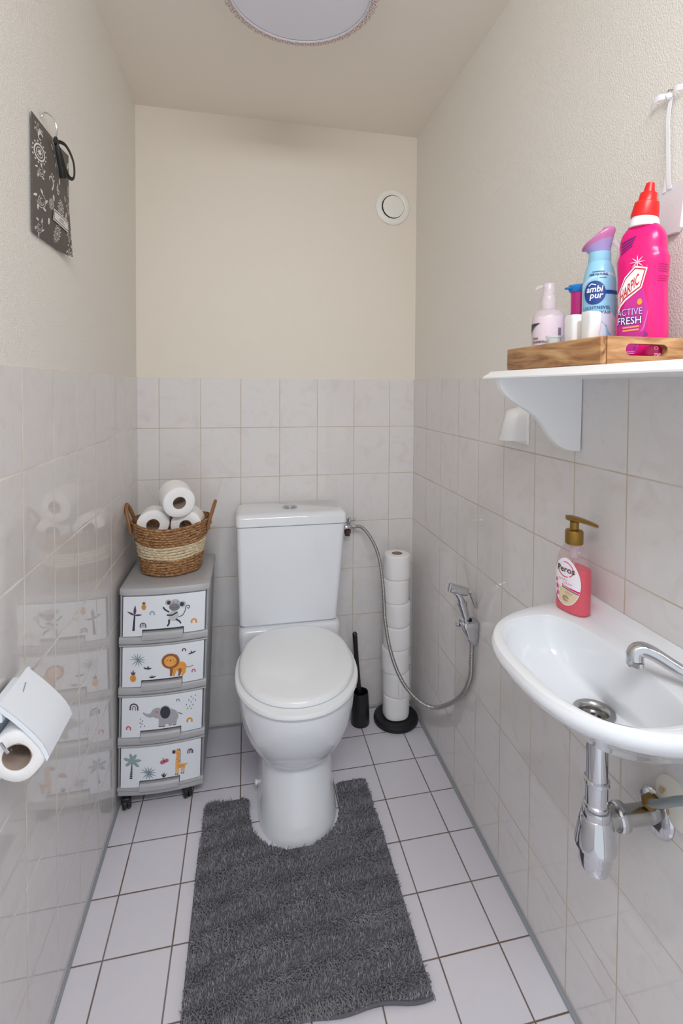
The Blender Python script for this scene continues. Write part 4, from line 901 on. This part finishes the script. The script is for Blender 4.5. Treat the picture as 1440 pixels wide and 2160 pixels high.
rib(smoothpath([(WP-.005, -1.2985, 1.838), (WP-.009, -1.2995, 1.80), (WP-.009, -1.3015, 1.76), (WP-.010, -1.2990, 1.70), (WP-.011, -1.2965, 1.68)], 4), .006, (0, 1, 0))
rib(smoothpath([(WP-.004, -1.300, 1.838), (WP-.012, -1.285, 1.845), (WP-.012, -1.270, 1.843), (WP-.006, -1.258, 1.836)], 4), .009, (0, 0, 1)); rib(smoothpath([(WP-.004, -1.303, 1.838), (WP-.012, -1.314, 1.842), (WP-.010, -1.33, 1.838)], 4), .009, (0, 0, 1))
b.lathe([(.004, -.004), (.006, 0), (.004, .004)], M['ribbon_white'], frame((WP-.010, -1.301, 1.838), (0, 1, 0)), 12); b.build('ribbon', t, label='white satin ribbon bow')
b = MB(); b.tube([(WP+.004, -1.2975, 1.853), (WP-.008, -1.2975, 1.850), (WP-.010, -1.2978, 1.842)], .0011, M['steel'], 8); b.build('nail', t, label='thin steel nail')

# ------------------------------------------------------------------ left wall: sachet on a hook
LP_ = -LG
t = thing('scented_sachet', 'charcoal floral paper sachet with black ribbon hanging on the left wall', 'sachet', (LP_, -.85, 1.76))
b = MB(); y0, y1, z0, z1 = -.940, -.752, 1.645, 1.874
def pil(y, z, side):
    u = (y-y0)/(y1-y0)*2-1; v = (z-z0)/(z1-z0)*2-1; k = max(0, (1-abs(u)**2.5)*(1-abs(v)**3)); bend = .012*max(0, u)**3*(.4+.6*max(0, -v))+.004
    return (LP_+bend+.0012+(.013*k if side else -.0008*(1-k)), y, z)
gy_, gz_ = np.linspace(y0, y1, 22), np.linspace(z0, z1, 22); vs = [pil(y, z, 1) for y in gy_ for z in gz_]; N1 = len(vs); vs += [pil(y, z, 0) for y in gy_ for z in gz_]; fs = []
for i in range(21):
    for j in range(21):
        a = i*22+j; fs += [(a, a+1, a+23, a+22), (N1+a, N1+a+22, N1+a+23, N1+a+1)]
for i in range(21):
    fs += [(i*22, i*22+22, N1+i*22+22, N1+i*22), (i*22+21, N1+i*22+21, N1+i*22+43, i*22+43), (i, N1+i, N1+i+1, i+1), (462+i, 463+i, N1+463+i, N1+462+i)]
b.add(vs, fs, M['sachet'])
def sp2(sh, m, o=.0005): b.decal(sh, lambda u, v: (lambda p: (p[0]+o, p[1], p[2]))(pil(y0+u*(y1-y0), z0+v*(z1-z0), 1)), m)
def scl(sh, cx, cy, k, kx=1.22): return [(cx+x*k*kx, cy+y*k) for x, y in sh[0]], sh[1]
def medal(cx, cy, k):
    sp2(scl(band(0, 0, .80, 1, 0, 360, 26), cx, cy, k), M['ivory']); sp2(scl(band(0, 0, .52, .62, 0, 360, 22), cx, cy, k), M['ivory'])
    for a in range(14): sp2(scl(ell(1.22*math.cos(a*.449), 1.22*math.sin(a*.449), .12, n=8, rings=1), cx, cy, k), M['ivory'])
    for a in range(6): sp2(scl(leaf(0, 0, .42*math.cos(a*1.047), .42*math.sin(a*1.047), .2), cx, cy, k), M['ivory'])
def rose(cx, cy, k, ph=0):
    for r in (.25, .5, .8): sp2(scl(band(0, 0, r, r+.09, 40*r*6+ph, 40*r*6+250+ph, 18), cx, cy, k), M['ivory'])
    for a in range(5): sp2(scl(leaf(.9*math.cos(a*1.3+ph), .9*math.sin(a*1.3+ph), 1.45*math.cos(a*1.3+.4+ph), 1.45*math.sin(a*1.3+.4+ph), .34), cx, cy, k), M['ivory'])
def swirl(cx, cy, k, ph):
    pp = [(cx+k*1.2*math.cos(ph+a)*(1-a/5.2), cy+k*math.sin(ph+a)*(1-a/5.2)) for a in np.linspace(0, 4.6, 22)]; sp2(stroke(pp, .022, .008), M['ivory'])
    for q in pp[2:14:3]: sp2(ell(q[0]+.02, q[1]+.03, .012, n=8, rings=1), M['ivory'])
for a in ((.11, .70, .075), (.60, .36, .066), (.56, .12, .062), (.93, .62, .045), (.55, .93, .04), (.33, .33, .04), (.80, .80, .035)): medal(*a)
for a in ((.13, .30, .07, 0), (.13, .075, .06, 2), (.52, .76, .062, 1), (.90, .46, .06, 3), (.93, .20, .055, .5), (.10, .90, .04, 2), (.12, .545, .05, 1.2), (.95, .05, .05, 2)): rose(*a)
for a in ((.30, .53, .075, -1.2), (.14, .83, .06, .6), (.52, .50, .05, 2), (.95, .83, .05, 1), (.42, .22, .04, .3), (.80, .31, .045, 2.5)): swirl(*a)
for a in ((.42, .865), (.55, .60), (.38, .40), (.80, .36), (.30, .17), (.75, .50)): sp2(ell(a[0], a[1], .022, .03, .5, 8, 1), M['ivory'])
b.build('pouch', t, angle=60)
b = MB(); LW = ink('sachet label', (226, 224, 218)); LD = ink('sachet label line', (44, 40, 40))
o_ = .0020
def sq(u0, u1, v0, v1, o): return [pil(y0+u*(y1-y0), z0+v*(z1-z0), 1) for u, v in ((u0, v0), (u1, v0), (u1, v1), (u0, v1))], o
def plate(u0, u1, v0, v1, o, m, n=8):
    R = []
    for u in np.linspace(u0, u1, n): R.append([(lambda p: (p[0]+o, p[1], p[2]))(pil(y0+u*(y1-y0), z0+v*(z1-z0), 1)) for v in np.linspace(v0, v1, 4)])
    b.rings(R, m, False, False, closed=False)
plate(.37, .86, .205, .305, o_, LW); plate(.385, .845, .287, .293, o_+.0003, LD); plate(.385, .845, .217, .223, o_+.0003, LD); plate(.385, .393, .217, .293, o_+.0003, LD); plate(.837, .845, .217, .293, o_+.0003, LD)
plate(.55, .68, .259, .265, o_+.0003, LD); plate(.52, .71, .242, .246, o_+.0003, LD); b.build('label_plate', t, label='small white printed label')
b = MB()
def loop(pts, r, m, fl): b.tube(smoothpath(pts, 5), r, m, 10, flat=fl)
kn = (.020, -.872, 1.852)
b.lathe([(.003, -.008), (.0065, -.003), (.0065, .004), (.003, .008)], M['ribbon_black'], frame(kn, (.1, .2, 1)), 12, .6, 1.1)
loop([kn, (.030, -.845, 1.856), (.036, -.818, 1.835), (.034, -.808, 1.805), (.028, -.824, 1.800), (.022, -.85, 1.828), kn], .0036, M['ribbon_black'], (.15, 1.15))
loop([kn, (.026, -.862, 1.83), (.028, -.848, 1.805), (.026, -.838, 1.79)], .0036, M['ribbon_black'], (.15, 1.15)); loop([kn, (.022, -.868, 1.83), (.024, -.858, 1.80), (.024, -.85, 1.785)], .0036, M['ribbon_black'], (.15, 1.15)); b.build('ribbon', t, label='black satin ribbon')
b = MB(); b.tube(smoothpath([(.020, -.872, 1.856), (.021, -.869, 1.875), (.018, -.872, 1.893), (.010, -.878, 1.902), (.003, -.884, 1.900), (.001, -.886, 1.893), (LP_-.001, -.887, 1.890)], 5), .0016, M['chrome'], 8); b.build('hook', t, label='shiny wire hook')

# ------------------------------------------------------------------ toilet paper holder and its roll
t = thing('paper_holder', 'white metal toilet paper holder with flap on the left wall', 'toilet paper holder', (0, -1.04, .8))
HN, HF = -1.157, -1.05
prof = [(.028, .8540), (.038, .8440), (.052, .8300), (.066, .8145), (.078, .8000), (.088, .7860), (.0945, .7730), (.0985, .7610)]
b = MB(); R = []
for i, (x, z) in enumerate(prof):
    a = prof[max(0, i-1)]; c = prof[min(7, i+1)]; L = math.hypot(c[0]-a[0], c[1]-a[1]); nx_, nz_ = -(c[1]-a[1])/L, (c[0]-a[0])/L; th = .0016
    R.append([(x, HN, z), (x, HF, z), (x-nx_*th, HF, z-nz_*th), (x-nx_*th, HN, z-nz_*th)])
b.rings(R, M['white_metal'])
R = []
for i, (x, z) in enumerate(prof): R.append([(x, HN-.0008, z), (x-.0035, HN-.0008, z-.0065), (x-.0035, HN+.001, z-.0065), (x, HN+.001, z)])
b.rings(R, M['white_metal'])
for i in range(8): b.decal(stroke([(.0175+.0005*i, -1.040-.0026*i+.0008), (.0175+.0005*i, -1.0418-.0026*i)], .0012 if i else .0018), lambda x, y: (x+.0206, y-.045, float(np.interp(x+.02, [p[0] for p in prof], [p[1] for p in prof]))+.0008), ink('grey mark', (150, 160, 172)))
b.build('flap', t, label='curved white flap'); 
b = MB(); b.box(.0003, .008, HN-.02, -.984, .728, .8215, M['white_metal'], .001); b.box(.006, .031, HN+.004, HF-.004, .822, .8405, M['white_metal'], .001); b.box(.006, .010, HN+.004, HF-.004, .80, .84, M['white_metal'], .001); b.build('back_plate', t)
b = MB(); b.tube(smoothpath([(.008, -1.046, .790), (.030, -1.045, .787), (.044, -1.046, .782), (.0455, -1.07, .7805), (.0455, -1.15, .7805)], 4)+[np.array(p) for p in ((.0455, -1.162, .7805), (.0445, -1.167, .783), (.0395, -1.168, .792), (.035, -1.168, .800))], .0022, M['chrome'], 10); b.build('wire_arm', t, label='bent chrome wire arm')
make_roll('part-used toilet roll hanging under the white flap on the left wall', (.0510, -1.154, .765), (0, 1, 0), (1, 0, 0), .0408, .098, 51, (2.2, 3.35))

# ------------------------------------------------------------------ ceiling lamp
LX, LY, LZ = .527, -.788, 2.30
t = thing('ceiling_lamp', 'round white ceiling lamp shade edged with lace trim', 'ceiling lamp', (LX, LY, CEIL)); fr = frame((LX, LY, 0), (0, 0, 1))
b = MB(); b.lathe([(.1725, LZ+.003), (.1735, LZ+.0005), (.1745, LZ+.001), (.176, LZ+.05), (.176, CEIL), (.15, CEIL)], M['shade'], fr, 96, cap0=False, cap1=False); b.build('shade', t)
b = MB(); b.lathe([(.1728, LZ+.004), (.12, LZ+.0035), (.001, LZ+.003)], M['shade'], fr, 96, cap0=False); b.build('diffuser', t, label='plain white diffuser disc')
b = MB(); n = 54
b.tube([(LX+.1745*math.cos(2*PI*j/160), LY+.1745*math.sin(2*PI*j/160), LZ-.0005) for j in range(160)], .0013, M['lace'], 8, closed=True)
b.tube([(LX+(.1925+.0020*math.sin(j*n*2*PI/324))*math.cos(2*PI*j/324), LY+(.1925+.0020*math.sin(j*n*2*PI/324))*math.sin(2*PI*j/324), LZ+.004) for j in range(324)], .0018, M['lace'], 6, closed=True)
for j in range(n):
    a = 2*PI*j/n; cx, cy = LX+.1832*math.cos(a), LY+.1832*math.sin(a)
    b.tube([(cx+.0072*math.cos(q), cy+.0072*math.sin(q), LZ+.0012) for q in np.linspace(0, 2*PI, 15)[:-1]], .0018, M['lace'], 6, closed=True); b.lathe([(.0012, -.0012), (.0030, 0), (.0030, .002), (.001, .003)], M['lace'], frame((cx, cy, LZ-.0008), (0, 0, 1)), 8)
    a += PI/n; b.lathe([(.0022, 0), (.0022, .002)], M['lace'], frame((LX+(.1785)*math.cos(a), LY+.1785*math.sin(a), LZ), (0, 0, 1)), 8); b.lathe([(.002, 0), (.002, .002)], M['lace'], frame((LX+.1885*math.cos(a), LY+.1885*math.sin(a), LZ+.001), (0, 0, 1)), 8)
b.lathe([(.1745, LZ+.0025), (.192, LZ+.0035), (.192, LZ+.0042), (.1745, LZ+.0032)], M['lace'], fr, 96, cap0=False, cap1=False); b.build('lace_trim', t, label='cream lace trim')

# ------------------------------------------------------------------ ventilation valve
t = thing('ventilation_valve', 'round white ventilation valve high on the back wall', 'vent', (.995, 0, 2.102)); fr = frame((.995, LG, 2.102), (0, -1, 0), (1, 0, 0))
b = MB(); b.lathe([(.0735, .0), (.0735, .006), (.071, .009), (.064, .0115), (.058, .011), (.0555, .012), (.049, .0105), (.0475, .008), (.047, .001)], M['vent'], fr, 72, cap1=False); b.lathe([(.047, .0012), (.001, .001)], M['dark_hole'], fr, 40, cap0=False); b.build('ring', t)
b = MB(); d2 = frame((.9965, LG, 2.1015), (.02, -1, .02), (1, 0, 0)); b.lathe([(.040, .006), (.0445, .008), (.0455, .011), (.0440, .0135), (.030, .0145), (.001, .0147)], M['vent'], d2, 60, cap0=True); b.lathe([(.004, .0), (.004, .008)], M['vent'], fr, 10); b.build('disc', t)

# ------------------------------------------------------------------ camera, light
cam = bpy.data.cameras.new('camera'); co = bpy.data.objects.new('camera', cam); COL.objects.link(co)
yw, pt_, ro = -.21209, -.02609, .00682
fwd = Vector((-math.sin(yw)*math.cos(pt_), math.cos(yw)*math.cos(pt_), math.sin(pt_))); rt = Vector((math.cos(yw), math.sin(yw), 0)); up = rt.cross(fwd)
r2 = rt*math.cos(ro)+up*math.sin(ro); u2 = -rt*math.sin(ro)+up*math.cos(ro)
mw = Matrix((r2, u2, -fwd)).transposed().to_4x4(); mw.translation = Vector((.40356, -2.01787, 1.34772)); co.matrix_world = mw
cam.sensor_fit = 'VERTICAL'; cam.sensor_height = 36; cam.lens = 1054.595*36/2160; cam.shift_x = -27.188/2160; cam.shift_y = -232.774/2160; cam.clip_start = .01
sc.camera = co
w = bpy.data.worlds.new('daylight'); sc.world = w; w.use_nodes = True; nt = w.node_tree
bg = nt.nodes['Background']; bg.inputs[0].default_value = (.88, .94, 1, 1); bg.inputs[1].default_value = .75
def area(name, loc, rot, sx, sy, e, c, portal=False):
    l = bpy.data.lights.new(name, 'AREA'); l.shape = 'RECTANGLE'; l.size = sx; l.size_y = sy; l.energy = e; l.color = c
    if portal: l.cycles.is_portal = True
    o = bpy.data.objects.new(name, l); COL.objects.link(o); o.location = loc; o.rotation_euler = rot; return o
area('doorway_daylight', ((dx0+dx1)/2, GY-.1, dz/2), (math.radians(90), 0, 0), dx1-dx0, dz, 1, (1, 1, 1), True)
area('ceiling_bounce_light', (.50, -2.34, 2.36), (math.radians(32), 0, 0), 1.0, .45, 21, (.975, .985, 1))  # unseen light added behind the camera, standing in for light bounced off the ceiling
vs_ = sc.view_settings; vs_.view_transform = 'Standard'; vs_.look = 'None'; vs_.exposure = 0.42; vs_.gamma = 1; vs_.use_curve_mapping = False
cy = sc.cycles; cy.use_denoising = True; cy.max_bounces = 10; cy.diffuse_bounces = 7; cy.glossy_bounces = 5; cy.transmission_bounces = 8; cy.transparent_max_bounces = 12
cy.sample_clamp_indirect = 6; cy.caustics_reflective = False; cy.caustics_refractive = False
try: cy.denoiser = 'OPENIMAGEDENOISE'
except Exception: pass
